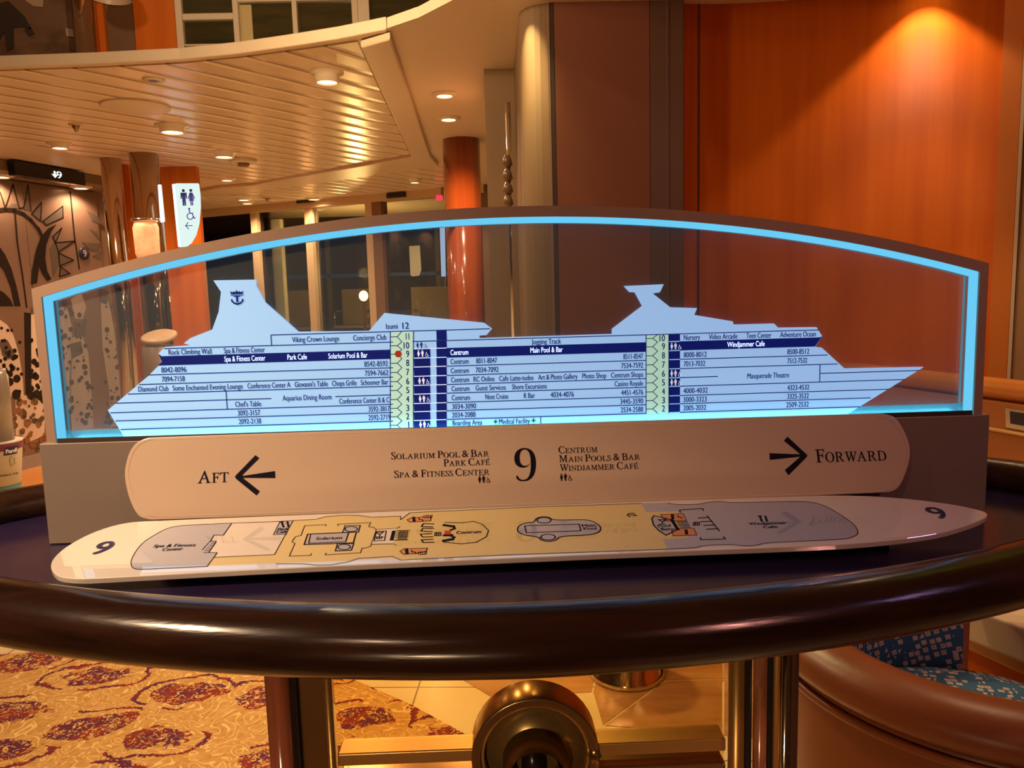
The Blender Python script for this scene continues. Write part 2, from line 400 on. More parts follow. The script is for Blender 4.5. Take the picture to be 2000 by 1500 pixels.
front = [(-3.5, 2.65), (-2.6, 2.68), (-2.18, 2.68), (-1.75, 2.66), (-1.37, 2.622), (-1.1, 2.56), (-.865, 2.485), (-.56, 2.375)]
extrude_z([(-3.9, 2.65)]+front+[(-.625, 5.0), (-2.227, 6.30), (-2.60, 5.98), (-3.08, 4.15), (-3.5, 3.3), (-3.9, 3.0)], ZC-.006, ZC-.0005).build('ceiling_slats', slat_mat(52), ceil)
extrude_z([(-2.95, 7.05), (-1.72, 6.35), (-.42, 5.55), (-.42, 6.75), (-3.1, 8.05)], ZC-.006, ZC-.0005).build('ceiling_slats', slat_mat(52), ceil)
def beam(pts, name, z=.035):
    return extrude_z(pts, ZC-z, ZC).build(name, M_cream, ceil, bevel=.008)
beam([(-.545, 2.36), (-.41, 2.26), (-.47, 5.02), (-.612, 5.02)], 'ceiling_beam')
beam([(-.47, 5.02), (-.44, 5.45), (-1.76, 6.36), (-3.0, 7.1), (-3.3, 7.0), (-2.55, 6.42), (-2.22, 6.30), (-1.588, 5.78), (-.62, 5.02)], 'ceiling_beam', .03)
# curved fascia along the opening
fa = MB()
fe = [(x, y) for x, y in edge if -3.7 < x < -.4]
fo = [(x+.006, y-.012) for x, y in fe]
ring = [(*p, 0) for p in fo]+[(*p, 0) for p in reversed([(x, y+.028) for x, y in fe])]
fa.prism([(x, y, ZC-.006) for x, y, z in ring], (0, 0, .050))
struct(fa.build('trim_1', M_cream, bevel=.006))

# stand-in walls for the mirror fascia's reflections above the opening
YU = 3.0
def U(px, py): return atY(px, py, YU)
struct(extrude_z([(-7, 3.0), (-.25, 3.0), (-.25, 3.12), (-7, 3.12)], ZC+.04, 4.3).build('wall_reflected', mat('olive_brown_wall', (.10, .055, .025), .35)))
def upbox(px0, px1, name, m, d=.05, z0=ZC+.042, z1=4.2, kind='structure', base=YU):
    x0 = U(px0, 60).x; x1 = U(px1, 60).x
    o = MB().box((x0, base-d, z0), (x1, base, z1)).build(name, m)
    if kind: o['kind'] = kind
    return o
M_bronzepanel = mat('bronze_mirror_panel', (.14, .075, .045), .3, metal=.3, var=(.22, .12, .075), vscale=(3, 3, 5), ramp=(.45, .55))
upbox(-400, 160, 'wall_reflected_panel', M_bronzepanel)
for i, pl in enumerate([[(0,18),(30,10),(62,40),(75,65),(58,60),(40,62),(40,100),(28,106),(22,70),(10,90),(0,92)], [(52,2),(72,0),(98,0),(96,22),(78,20)], [(60,66),(72,60),(80,72),(70,78)], [(140,62),(160,66),(160,80),(142,78)]]):
    MB().prism([U(x, y)+Vector((0, -.052, 0)) for x, y in pl], (0, -.003, 0)).build('panel_motif', mat('motif_pale', (.42, .27, .19), .4) if i in (1, 3) else mat('motif_dark', (.035, .02, .015), .4), bpy.data.objects['wall_reflected_panel'])
t = MB().lathe([(.055, ZC+.042), (.055, 4.2)], 24, Matrix.Translation((U(184, 60).x, YU-.08, 0)), True).build('chrome_column', M_chrome)
tag(t, 'polished bronze column standing for a mirror reflection at the top left', 'column')
upbox(203, 218, 'trim_2', M_orange, .07)
upbox(218, 274, 'wall_reflected_brown', mat('brown_wood', (.16, .075, .04), .3), .05)
upbox(274, 352, 'wall_reflected_orange', M_orange, .06)
t = MB().lathe([(.0, .0), (.05, -.012), (.085, -.05), (.095, -.10)][::-1], 24, Matrix.Translation((U(246, 0).x, YU-.16, U(246, 20).z+.1)), False).build('reflected_bowl', mat('frosted_glass', (.75, .55, .40), .4))
tag(t, 'frosted bowl standing for a reflected lamp cut off by the top edge of the photo', 'lamp')
upbox(352, 365, 'trim_3', M_cream, .05)
M_darkpane = mat('dark_window_pane', (.035, .030, .014), .06, spec=.7, var=(.075, .055, .022), vscale=(2, 2, 14), detail=3)
wu = struct(MB().box((U(365, 50).x, YU-.03, ZC+.042), (U(880, 50).x, YU-.015, 4.2)).build('window_1', M_darkpane))  # reflected windows modelled as real panes
fr = MB()
for a, b in ((463, 474), (577, 587), (692, 704), (704, 726), (848, 852)):
    fr.box((U(a, 50).x, YU-.06, ZC+.042), (U(b, 50).x, YU-.012, 4.2))
for a, b, y0, y1 in ((365, 470, 34, 47), (463, 704, 2, 12), (365, 463, 93, 97)):
    z1 = U(a, y0).z; z0 = U(a, y1).z; fr.box((U(a, 50).x, YU-.055, z0), (U(b, 50).x, YU-.013, z1))
fr.build('window_frame', M_cream, wu, bevel=.004)
MB().box((U(474, 50).x, YU-.033, ZC+.08), (U(497, 50).x, YU-.029, U(480, 14).z)).build('curtain', mat('curtain_cloth', (.55, .42, .22), .8), wu)

# bulkhead block behind the sign, in the middle
bh = [(.705, 2.0)]
for i in range(9):
    a = -pi/2-(pi/2)*i/8; bh.append((.215+.115*cos(a), 2.115+.115*sin(a)))
bh += [(.10, 3.3), (.705, 3.3)]
o = struct(extrude_z(bh, 0, ZC+.3).build('wall_bulkhead', M_beige))
for p in o.data.polygons:
    c = p.center
    if p.normal.y < -.9 and c.x > .3: pass
struct(MB().box((.208, 1.993, 0), (.222, 2.003, ZC)).build('trim_4', M_dark))
struct(MB().box((.196, 1.994, 0), (.206, 2.003, ZC)).build('trim_5', mat('beige_lip', (.30, .19, .13), .4)))
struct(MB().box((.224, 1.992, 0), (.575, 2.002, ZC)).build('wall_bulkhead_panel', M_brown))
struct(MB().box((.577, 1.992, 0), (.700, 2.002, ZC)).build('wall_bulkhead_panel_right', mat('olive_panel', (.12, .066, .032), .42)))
struct(MB().box((.640, 1.989, 0), (.643, 1.995, ZC)).build('trim_6', M_beige))
struct(MB().box((-.042, 2.83, 0), (.10, 3.4, ZC)).build('wall_side', mat('beige_side', (.28, .18, .10), .45)))
# curved orange wall to the right
ow = []
P0, P1, P2, P3 = Vector((.698, 2.03)), Vector((1.0, 2.075)), Vector((1.45, 1.985)), Vector((1.765, 1.72))
for i in range(33):
    s = i/32; p = P0*(1-s)**3+P1*3*s*(1-s)**2+P2*3*s*s*(1-s)+P3*s**3; ow.append((p.x, p.y))
mb = MB(); V = []; F = []
for x, y in ow: V += [(x, y, 0), (x, y, ZC+.6)]
for x, y in ow: V += [(x+.05, y+.12, 0), (x+.05, y+.12, ZC+.6)]
n = len(ow)
for i in range(n-1): F += [(2*i, 2*i+2, 2*i+3, 2*i+1), (2*n+2*i, 2*n+2*i+1, 2*n+2*i+3, 2*n+2*i+2), (2*i+1, 2*i+3, 2*n+2*i+3, 2*n+2*i+1)]
mb.add(V, F, True); struct(mb.build('wall_orange', M_orange))
def vstrip(px, py, wd, d, name, m):
    # vertical strip on the orange wall at the photo's column px
    best = None
    for i in range(n-1):
        a, b = Vector(ow[i]), Vector(ow[i+1])
        for k in range(10):
            p = a.lerp(b, k/10); q = Vector((p.x, p.y, 1.8))-CAM; u = 1000+FPX*q.dot(CR)/q.dot(CF)
            if best is None or abs(u-px) < best[0]: best = (abs(u-px), p, (b-a).normalized())
    _, p, t = best; nn = Vector((t.y, -t.x)); a = p-t*wd/2; b = p+t*wd/2
    return extrude_z([tuple(a-nn*.01), tuple(b-nn*.01), tuple(b+nn*d), tuple(a+nn*d)], 0, ZC).build(name, m)
struct(vstrip(1364, 200, .006, .003, 'trim_7', M_dark))
struct(extrude_z([(1.735, 1.735), (1.775, 1.69), (1.80, 1.72), (1.76, 1.77)], 0, ZC+.6).build('trim_8', mat('orange_edge', (.62, .20, .04), .35)))
struct(extrude_z([(1.775, 1.688), (1.783, 1.680), (1.81, 1.72), (1.80, 1.725)], 0, ZC+.6).build('trim_9', M_cream))
struct(extrude_z([(1.79, 1.70), (2.9, -3.6), (3.0, -3.6), (1.9, 1.75)], 0, ZC+.6).build('wall_right', mat('tan_wall', (.36, .22, .12), .5)))
# outer shell so that no direction is open to the void
struct(MB().box((-6.7, -3.7, 0), (3.1, -3.6, 4.3)).build('wall_near', mat('shell_paint', (.30, .19, .11), .6)))
struct(MB().box((-6.7, -3.7, 0), (-6.6, 9.6, 4.3)).build('wall_far_left', MATS['shell_paint']))
struct(MB().box((-6.7, -3.7, 4.3), (3.1, 3.1, 4.4)).build('ceiling_atrium', MATS['shell_paint']))

# elevator wall on the left
EP = atZ(43, 917, 0); ED = Vector((.3, .954, 0)); EN = Vector((ED.y, -ED.x, 0))     # EN faces the room
def E3(px, py, off=0.0): return onp(px, py, EP+EN*off, EN)
e0, e1 = EP-ED*2.2, EP+ED*1.36
M_door = mat('elevator_door_panel', (.25, .155, .115), .3, metal=.25, coat=.3)
struct(extrude_z([tuple(e0.xy), tuple(e1.xy), tuple((e1-EN*.1).xy), tuple((e0-EN*.1).xy)], 0, ZC).build('wall_left', M_door))
# elevator doors (two leaves) with motif
def eplate(s0, s1, z0, z1, off, th, name, m, par=None):
    a, b = EP+ED*s0+EN*off, EP+ED*s1+EN*off
    return MB().prism([(a.x, a.y, z0), (b.x, b.y, z0), (b.x, b.y, z1), (a.x, a.y, z1)], EN*th).build(name, m, par)
d1 = struct(eplate(-1.2, .245, .02, 2.26, 0, .02, 'door_1', M_door)); d2 = struct(eplate(.25, .98, .02, 2.26, 0, .02, 'door_2', M_door))
M_motif = mat('motif_black', (.018, .012, .010), .25, coat=.4); M_mgrey = mat('motif_grey', (.115, .085, .07), .3, coat=.3); M_mpale = mat('motif_cream', (.62, .48, .38), .4)
def motif(name, m, polys, par, off=.0205):
    mb = MB()
    for p in polys: mb.prism([E3(x, y, off) for x, y in p], EN*.003)
    return mb.build(name, m, par)
mo = MB()
for a in ([(-8,411),(10,409),(28,411),(45,418),(60,430),(75,448),(86,470)],):
    stroke(mo, [E3(x, y, .021) for x, y in a], .03, EN, .003)
stroke(mo, [E3(28, 410, .021), E3(33, 470, .021), E3(44, 540, .021), E3(52, 600, .021)], .012, EN, .003)
stroke(mo, [E3(137, 375, .021), E3(145, 460, .021), E3(155, 525, .021)], .012, EN, .003)
stroke(mo, [E3(0, 375, .021), E3(10, 406, .021), E3(25, 360, .021), E3(37, 407, .021), E3(46, 405, .021), E3(55, 362, .021), E3(60, 412, .021)], .009, EN, .003)
for tri in ([(62,418),(81,396),(79,432)], [(84,432),(122,403),(123,425),(90,440)], [(103,462),(120,446),(108,474)], [(108,474),(145,471),(114,492)], [(114,494),(143,508),(117,519)], [(118,521),(136,534),(116,540)]):
    stroke(mo, [E3(x, y, .021) for x, y in tri], .010, EN, .003, True)
for pl in ([(60,556),(62,525),(70,488),(80,462),(94,446),(110,438),(100,452),(90,478),(88,505),(92,530),(100,545),(92,549),(82,535),(76,520),(72,553)],
           [(-4,478),(10,498),(22,525),(32,560),(40,598),(28,598),(20,560),(8,530),(-4,515)], [(-4,565),(8,572),(20,585),(26,598),(-4,598)], [(47,610),(60,612),(60,770),(50,770)]):
    mo.prism([E3(x, y, .0205) for x, y in pl], EN*.003)
mo.build('door_motif', M_motif, d1)
motif('door_motif', M_mgrey, [[(62,418),(81,396),(79,432)], [(84,432),(122,403),(123,425),(90,440)], [(103,462),(120,446),(108,474)], [(108,474),(145,471),(114,492)], [(114,494),(143,508),(117,519)], [(118,521),(136,534),(116,540)], [(22,398),(34,398),(37,407),(12,406)], [(48,400),(58,400),(60,412),(46,408)], [(97,485),(104,470),(112,490),(114,520),(104,540)]], d1, .020)
motif('door_motif', M_mgrey, [[(170,411),(192,424),(200,440),(180,432)], [(176,448),(190,455),(196,472)], [(160,473),(196,476),(190,490),(176,488)], [(180,500),(196,490),(196,508)]], d2)
motif('door_motif', M_mpale, [[(-4,622),(14,635),(26,655),(36,690),(44,740),(46,775),(-4,775)], [(60,612),(72,610),(80,640),(86,760),(62,770)]], d1)
motif('door_motif', M_mgrey, [[(-2,668),(14,664),(28,690),(18,702),(4,694)], [(62,600),(90,598),(90,612),(60,614)]], d1, .0235)
mb = MB()
for i in range(90):
    x = random.uniform(-2, 92); y = 640+ (random.random()**.6)*140; r = .012+.03*((y-640)/140)*random.random()
    if 46 < x < 60: continue
    c = E3(x, y, .0245); mb.prism([c+ED*(r*cos(a))+Vector((0, 0, r*sin(a))) for a in [2*pi*k/10 for k in range(10)]], EN*.002)
mb.build('door_dots', M_motif, d1)
motif('door_motif', M_mpale, [[(30,782),(48,772),(70,778),(88,790),(86,850),(60,862),(30,850)]], d1, .020)
mb = MB()
for i in range(46):
    x = random.uniform(28, 90); y = random.uniform(776, 880); c = E3(x, y, .0245); r = random.uniform(.015, .045)
    mb.prism([c+ED*(r*(.6+.4*random.random())*cos(a))+Vector((0, 0, r*(.6+.4*random.random())*sin(a))) for a in [2*pi*k/8 for k in range(8)]], EN*.002)
mb.build('door_foliage', mat('motif_rust', (.26, .11, .045), .4, var=(.10, .07, .04), vscale=(9, 9, 9), ramp=(.48, .52)), d1)
# inner leaf seen through the sign: cream foliage with dots
motif('door_motif', mat('motif_dim_cream', (.40, .31, .25), .35), [[(106,600),(118,596),(132,604),(140,640),(141,700),(138,780),(132,840),(122,845),(118,760),(110,690)], [(138,585),(158,572),(168,600),(160,624),(146,622)], [(140,660),(160,655),(172,690),(178,760),(182,835),(140,842),(134,760)], [(196,580),(212,590),(222,640),(232,720),(236,800),(230,840),(216,835),(212,760),(200,680)]], d2)
motif('door_motif', M_mgrey, [[(106,575),(126,570),(132,594),(108,604)], [(146,628),(158,636),(168,622),(166,655),(148,662)], [(194,562),(212,570),(208,594),(196,590)], [(136,672),(158,666),(162,690),(142,700)]], d2, .0235)
mb = MB()
for i in range(130):
    x = random.choice((random.uniform(108, 140), random.uniform(140, 182), random.uniform(205, 234))); y = 590+ (random.random()**.8)*250; c = E3(x, y, .0245); r = random.uniform(.006, .026)
    mb.prism([c+ED*(r*cos(a))+Vector((0, 0, r*sin(a))) for a in [2*pi*k/9 for k in range(9)]], EN*.002)
mb.build('door_dots', mat('motif_brown', (.07, .045, .03), .4), d2)
struct(eplate(-2.2, 1.3, 0, .10, .02, .02, 'baseboard_left', mat('grey_skirting', (.30, .26, .24), .4)))
# header soffit above the doors
hs = [tuple((EP+ED*s+EN*o).xy) for s, o in ((-2.2, 0), (1.3, 0), (1.3, .34), (-2.2, .34))]
struct(extrude_z(hs, 2.27, ZC).build('trim_10', M_beige))
# number plaque by the doors
c = E3(164, 495, .022); pl = thing('number_plaque', 'round dark blue plaque reading 9 on the right elevator door', 'sign', tuple(c))
R_ = Matrix.Translation((0, 0, 0)) @ EN.to_track_quat('Z', 'Y').to_matrix().to_4x4()
MB().lathe([(.0, 0), (.055, 0), (.055, .008), (.05, .010), (0, .010)], 28, R_, False).build('plate', mat('plaque_blue', (.02, .022, .05), .3), pl)
mb = MB(); sans(mb, '9', -.018, .018, -.03, .06, lambda x, z: ED*x+Vector((0, 0, z))+EN*.0112); mb.build('numeral', M_mpale, pl)
# indicator box above the doors
a = E3(28, 314, .42); b = E3(167, 360, .42)
def Hx(px, py, off=.42): return onp(px, py, EP+EN*off, EN)
ia, ib, ic = Hx(28, 314), Hx(166, 334), Hx(30, 345)
so, eo = (ia-EP).dot(ED), (ib-EP).dot(ED)
zt, zb = Hx(97, 325).z, Hx(97, 352).z
ind = thing('elevator_indicator', 'black floor indicator box showing a down arrow and 9 above the elevator doors', 'sign', tuple(EP+ED*so+EN*.42+Vector((0, 0, zb))))
io = ind.location.copy()
mb = MB(); A_ = Vector((0, 0, 0)); B_ = ED*(eo-so); mb.prism([A_, B_, B_+Vector((0, 0, zt-zb)), Vector((0, 0, zt-zb))], EN*-.07); mb.build('housing', M_black, ind, bevel=.006)
mb = MB(); mp = lambda x, z: ED*x+Vector((0, 0, z))+EN*.0008
h = (zt-zb); q = (Hx(110, 338)-io).dot(ED)
sans(mb, '9', q, q+.05, h*.24, h*.5, mp)
q = (Hx(97, 338)-io).dot(ED)
mb.prism([mp(q+x*.09, h*.22+z*h*.5) for x, z in ((.4,1),(.6,1),(.6,.5),(.85,.55),(.5,0),(.15,.55),(.4,.5))], EN*.001)
mb.build('lettering', emission('indicator_glow', (.9, .95, 1.0), 1.2), ind)

# bronze columns and orange strips right of the elevators
def vcol(px0, px1, y, pym, z0, z1, name, m, label):
    a, b = atY(px0, pym, y), atY(px1, pym, y); r = (b.x-a.x)/2
    o = MB().lathe([(r, z0), (r, z1)], 40, Matrix.Translation(((a.x+b.x)/2, y, 0))).build(name, m)
    return tag(o, label, 'column')
vcol(212, 250, 4.9, 480, 0, ZC, 'chrome_column', M_chrome, 'slim polished bronze column beside the elevator doors')
vcol(262, 316, 4.75, 400, 0, ZC, 'chrome_column', mat('bronze_mirror', (.42, .28, .18), .07, metal=1), 'thick mirrored bronze column left of the lit restroom sign')
struct(MB().box((atY(236, 450, 5.15).x, 5.15, 0), (atY(262, 450, 5.15).x, 5.22, ZC)).build('wall_orange_strip', M_orange))
struct(MB().box((atY(300, 450, 5.3).x, 5.3, 0), (atY(392, 450, 5.3).x, 5.36, ZC)).build('wall_orange_panel', M_orange))
# wall sconce of stone lit from above
a = atY(286, 462, 4.62); sc_ = thing('wall_sconce', 'lit stone patch lamp glowing under the mirrored bronze column', 'lamp', tuple(a))
MB().lathe([(.05, -.20), (.085, -.12), (.09, .06), (.075, .105)], 24, Matrix.Diagonal((1, .6, 1, 1))).build('shade', mat('alabaster', (.72, .42, .26), .5, var=(.45, .22, .12), vscale=(12, 12, 12), emit=(1.0, .42, .18), estr=.42), sc_)
MB().lathe([(.095, .105), (.1, .115), (.1, .125)], 24, Matrix.Diagonal((1, .6, 1, 1))).build('collar', M_steel, sc_)
# bin whose tilted pale lid stands for a reflection in the glass
a = atY(310, 655, 4.2); bn = thing('waste_bin', 'brown cylindrical bin behind the glass, its pale oval lid standing for a reflection', 'bin', (a.x, a.y, 0))
MB().lathe([(.11, 0), (.11, a.z-.07)], 30).build('body', mat('bin_brown', (.17, .09, .05), .4), bn)
MB().lathe([(.0, -.02), (.112, -.02), (.116, -.005), (.10, .004), (0, .006)], 30, Matrix.Translation((0, 0, a.z)) @ Matrix.Rotation(radians(20), 4, 'X'), False).build('lid', mat('lid_reflection', (.5, .33, .2), .4), bn)

# lit restroom sign
def S5(px, py, Y=5.05): return atY(px, py, Y)
out = [(338,360),(345,358),(386,358),(389,380),(389.5,405),(387,435),(381,458),(372,474),(362,482),(350,482)]
rs = thing('restroom_sign', 'glowing white curved restroom sign with man, woman, wheelchair and arrow', 'sign', tuple(S5(362, 420)))
ro = Vector(rs.location)
MB().prism([S5(x, y)-ro for x, y in out], (0, .03, 0)).build('panel', emission('sign_white', (.80, .98, .92), .95), rs)
MB().prism([S5(x, y)-ro for x, y in ((336,360),(341,359),(353,482),(348,482))], (0, .035, 0)).build('lit_edge', emission('sign_edge', (1, 1, 1), 2.0), rs)
mb = MB(); o0 = S5(352, 402)-ro; k = S5(0, 400).z-S5(0, 404).z; th = Vector((0, -.002, 0))
mp = lambda x, z: Vector((x, -.001, z))
ppm = 1502/(5.05+.9685)
pict(mb, PIC_MAN, o0.x+2/ppm, o0.z, 31/ppm, mp, th); pict(mb, PIC_WOMAN, o0.x+16/ppm, o0.z, 31/ppm, mp, th)
pict(mb, PIC_WHEEL, o0.x+10/ppm, o0.z-26/ppm, 30/ppm, mp, th)
ar = S5(363, 441)-ro; L_ = 12/ppm
for pts in ([(0,0),(1,0)], [(.4,.5),(0,0),(.4,-.5)]): stroke(mb, [Vector((ar.x+x*L_, -.001, ar.z+y*L_)) for x, y in pts], .006, (0, -1, 0), .002)
mb.build('pictograms', mat('sign_blue', (.04, .06, .5), .5), rs)
MB().box((-.02, .03, .18), (.02, .30, .20)).build('bracket', M_steel, rs)
a, b = S5(308, 360, 4.65), S5(317, 432, 4.65)
tag(MB().prism([S5(308, 361, 4.65), S5(312, 360, 4.65), S5(319, 432, 4.65), S5(313, 434, 4.65)], (0, .03, 0)).build('lit_sign_edge', MATS.get('se') or emission('sign_edge_dim', (.8, .9, 1), 1.3)), 'narrow glowing sign seen edge-on on the bronze column', 'sign')

# window wall at the back
WP = Vector((-3.3, 8.4, 0)); WR = Vector((-.6, 7.1, 0)); WD = (WR-WP).normalized(); WN = Vector((-WD.y, WD.x, 0))
if WN.y > 0: WN = -WN
def Ws(px, py=470): return (onp(px, py, WP, WN)-WP).dot(WD)
def wbox(s0, s1, z0, z1, d0, d1, name, m, par=None, bevel=0):
    a, b = WP+WD*s0+WN*d0, WP+WD*s1+WN*d0
    return MB().prism([(a.x, a.y, z0), (b.x, b.y, z0), (b.x, b.y, z1), (a.x, a.y, z1)], WN*(d1-d0)).build(name, m, par, bevel)
M_win = pane('window_glass', (.80, .80, .74), .01, 1.3)
ws = dict(l0=Ws(392), m1=Ws(499), m1b=Ws(511), m2=Ws(604), m2b=Ws(617), m3=Ws(722), m3b=Ws(736), j=Ws(754), end=Ws(900))
for i, (a, b) in enumerate(((ws['l0'], ws['m1']), (ws['m1b'], ws['m2']), (ws['m2b'], ws['m3']), (ws['j'], ws['end'])), 2):
    struct(wbox(a, b, .03, 2.29, -.005, .005, 'window_%d' % i, M_win))
M_frame = mat('window_frame_cream', (.62, .44, .26), .45)
fr = MB()
for a, b, d in ((ws['m1'], ws['m1b'], .05), (ws['m2'], ws['m2b'], .05), (ws['m3'], ws['m3b'], .05)):
    q, r = WP+WD*a+WN*-.04, WP+WD*b+WN*-.04
    fr.prism([(q.x, q.y, 0), (r.x, r.y, 0), (r.x, r.y, 2.30), (q.x, q.y, 2.30)], WN*.1)
struct(fr.build('trim_11', M_frame))
struct(wbox(-1.6, 3.6, 2.27, ZC+.02, -.05, .09, 'trim_12', M_frame)); struct(wbox(-1.6, 3.6, 0, .06, -.04, .05, 'trim_13', M_frame))
struct(wbox(ws['m3b'], ws['j'], 0, 2.27, -.05, .07, 'trim_14', mat('brown_jamb', (.22, .11, .06), .4)))
struct(wbox(-2.0, ws['l0'], 0, ZC, -.05, .05, 'wall_back', M_orange))
struct(wbox(3.3, 4.6, 0, ZC, -.05, .05, 'wall_back_right', M_beige))
cu = wbox(ws['m1b']+.02, Ws(532), .05, 2.2, -.20, -.14, 'curtain', mat('painted_glow_blind', (.62, .48, .26), .7, emit=(1, .66, .28), estr=.35)); tag(cu, 'pale pillar with painted glow outside behind the left window mullion', 'pillar')  # glow put into its colour; it is no lamp
for i, (px, py, wpx, lab) in enumerate(((415, 398, 28, 'dark door sensor above the left window'), (594, 391, 38, 'dark door sensor above the middle windows'), (772, 381, 38, 'dark door sensor above the right door'))):
    c = onp(px, py, WP+WN*.12, WN); hw = wpx/2/1502*9
    mb = MB().prism([WD*-hw+Vector((0, 0, -.025)), WD*hw+Vector((0, 0, -.025)), WD*hw+Vector((0, 0, .025)), WD*-hw+Vector((0, 0, .025))], WN*-.06)
    s = thing('door_sensor', lab, 'sensor', tuple(c), 'door sensors above the windows'); mb.build('housing', M_black, s, .008)
# paper notice on the right door
c = onp(811, 510, WP+WN*.012, WN); wd, hh = 26/1502*8.2, 58/1502*8.2
mb = MB().prism([c+WD*(x*wd)+Vector((0, 0, z*hh)) for x, z in ((-.45,.5),(.45,.5),(.5,-.3),(.3,-.48),(-.3,-.5),(-.45,-.45))], WN*.004)
nt_ = tag(mb.build('door_notice', mat('notice_paper', (.50, .50, .38), .7)), 'pale paper notice stuck on the dark right-hand door', 'notice')
# red lamp near the column
c = onp(858, 386, WP+WN*.14, WN); rl = thing('red_lamp', 'small red indicator lamp beside the red wood column', 'lamp', tuple(c))
MB().lathe([(0, -.03), (.03, -.02), (.035, .0), (.03, .02), (0, .03)], 16, None, False).build('bulb', emission('red_glow', (1, .03, .08), 1.6), rl)
MB().box((-.02, -.02, .015), (.02, .08, ZC-c.z)).build('bracket', M_cream, rl)
# open deck outside: floor, rail, chairs, added glare globe
struct(MB().box((-6.5, 7.0, -.12), (3, 16, -.065), None).build('floor_deck', mat('deck_planks', (.16, .11, .06), .6)))
struct(MB().box((-6.5, 13.6, -.1), (3, 13.7, 1.0)).build('wall_deck', mat('deck_bulwark', (.16, .12, .07), .5)))
def guard():
    g = thing('deck_railing', 'dim deck railing with a blue top bar outside the windows', 'railing', (0, 13.0, 0))
    MB().box((-5, -.03, 1.62), (.8, .03, 1.68)).build('top_bar', mat('rail_blue', (.03, .10, .30), .4, emit=(.05, .2, .6), estr=.12), g)
    for x in (-3.9, -2.95, -1.98, -1.0, .2): MB().box((x-.04, -.03, -.065), (x+.04, .03, 2.6)).build('post', mat('rail_post', (.35, .26, .15), .5), g)
guard()
struct(MB().box((-4.2, 9.0, -.065), (.2, 11.6, .44)).build('floor_platform', mat('deck_planks_light', (.24, .16, .08), .5)))
light('deck_fill', 'POINT', (-1.9, 9.4, 2.6), 70, (1, .66, .28), .08)  # unseen light added to bring out the deck chairs
def deck_chair(x, y, lab, rz):
    t = thing('deck_chair', lab, 'chair', (x, y, .44), 'chairs on the open deck', rz)
    MB().box((-.26, -.25, .40), (.26, .25, .44)).build('seat', mat('chair_mesh', (.34, .24, .11), .6), t, .01)
    MB().box((-.26, .23, .44), (.26, .27, .95)).build('backrest', MATS['chair_mesh'], t, .01)
    for sx in (-.24, .24):
        for sy in (-.22, .24): MB().tube([(sx, sy, 0), (sx, sy, .42)], .014, 8).build('leg', M_steel, t)
        MB().tube([(sx, -.22, .42), (sx, -.22, .64), (sx, .24, .64)], .013, 8).build('armrest', M_steel, t)
    return t
ch = deck_chair(-2.75, 10.0, 'left one of the dim deck chairs seen through the window', .1)
dup(ch, (-2.0, 10.1, .44), 'middle one of the dim deck chairs seen through the window', None, -.1)
dup(ch, (-.85, 9.6, .44), 'right one of the dim deck chairs, behind the notice door', None, .25)
c = onp(710, 577, WP-WN*.7, WN)
ln = thing('glare_globe', 'golden globe on a pole outside, added for a glare in the sign glass', 'lamp', (c.x, c.y, -.065))  # stands in for lamp glare in the sign glass
hz = c.z+.065
MB().lathe([(.10, 0), (.10, .02), (.02, .03), (.018, hz-.09), (.05, hz-.08), (.05, hz-.07)], 16).build('pole', M_gold, ln)
MB().lathe([(.055*sin(pi*i/12), hz-.005-.062*cos(pi*i/12)) for i in range(13)], 20, None, False).build('globe', emission('glare_glow', (1, .70, .22), 14), ln)
light('glare_fill', 'POINT', (c.x, c.y+.02, hz+.2), 60, (1, .66, .25), .06)  # added light around the globe, brightens the deck

# red wood column
a, b = atY(864, 330, 4.4), atY(938, 330, 4.4)
cl = MB().lathe([((b.x-a.x)/2, 0), ((b.x-a.x)/2, ZC)], 48, Matrix.Translation(((a.x+b.x)/2, 4.4+.13, 0))).build('wood_column', M_redwood)
tag(cl, 'round glossy red wood column in the middle beyond the sign', 'column')
# lit blade seen edge on next to the column, and chrome rod with knobs on the bulkhead side
P = [atY(x, y, 4.25) for x, y in ((858, 425), (867, 425), (869, 540), (862, 540))]
bl = thing('blade_sign', 'thin glowing blue-white sign edge left of the red column', 'sign', tuple(P[0])); 
MB().prism([p-P[0] for p in P], (0, .10, 0)).build('lit_panel', emission('blade_glow', (.62, .75, 1), .8), bl)
P2_ = [atY(x, y, 4.25)-P[0] for x, y in ((861, 540), (870, 540), (868, 560), (863, 560))]; MB().prism(P2_, (0, .10, 0)).build('tip', M_steel, bl)
MB().prism([(.012, .08, -.05), (.012, .10, -.05), (.12, .22, -.05), (.12, .18, -.05)], (0, 0, .04)).build('bracket', M_steel, bl)
c = atY(1003, 420, 2.45); rd = thing('chrome_rod', 'slim chrome rod with dark knobs on the side of the middle bulkhead', 'fitting', (c.x-.012, c.y, 0))
zt0 = atY(1003, 200, 2.45).z; MB().tube([(0, 0, .9), (0, 0, zt0)], .011, 12).build('rod', M_steel, rd)
for py in (315, 342, 368, 392):
    z = atY(1000, py, 2.45).z; MB().lathe([(.008, -.026), (.024, -.018), (.018, .012), (.008, .026)], 16, Matrix.Translation((-.01, -.01, z))).build('knob', mat('knob_brown', (.16, .09, .05), .3), rd)

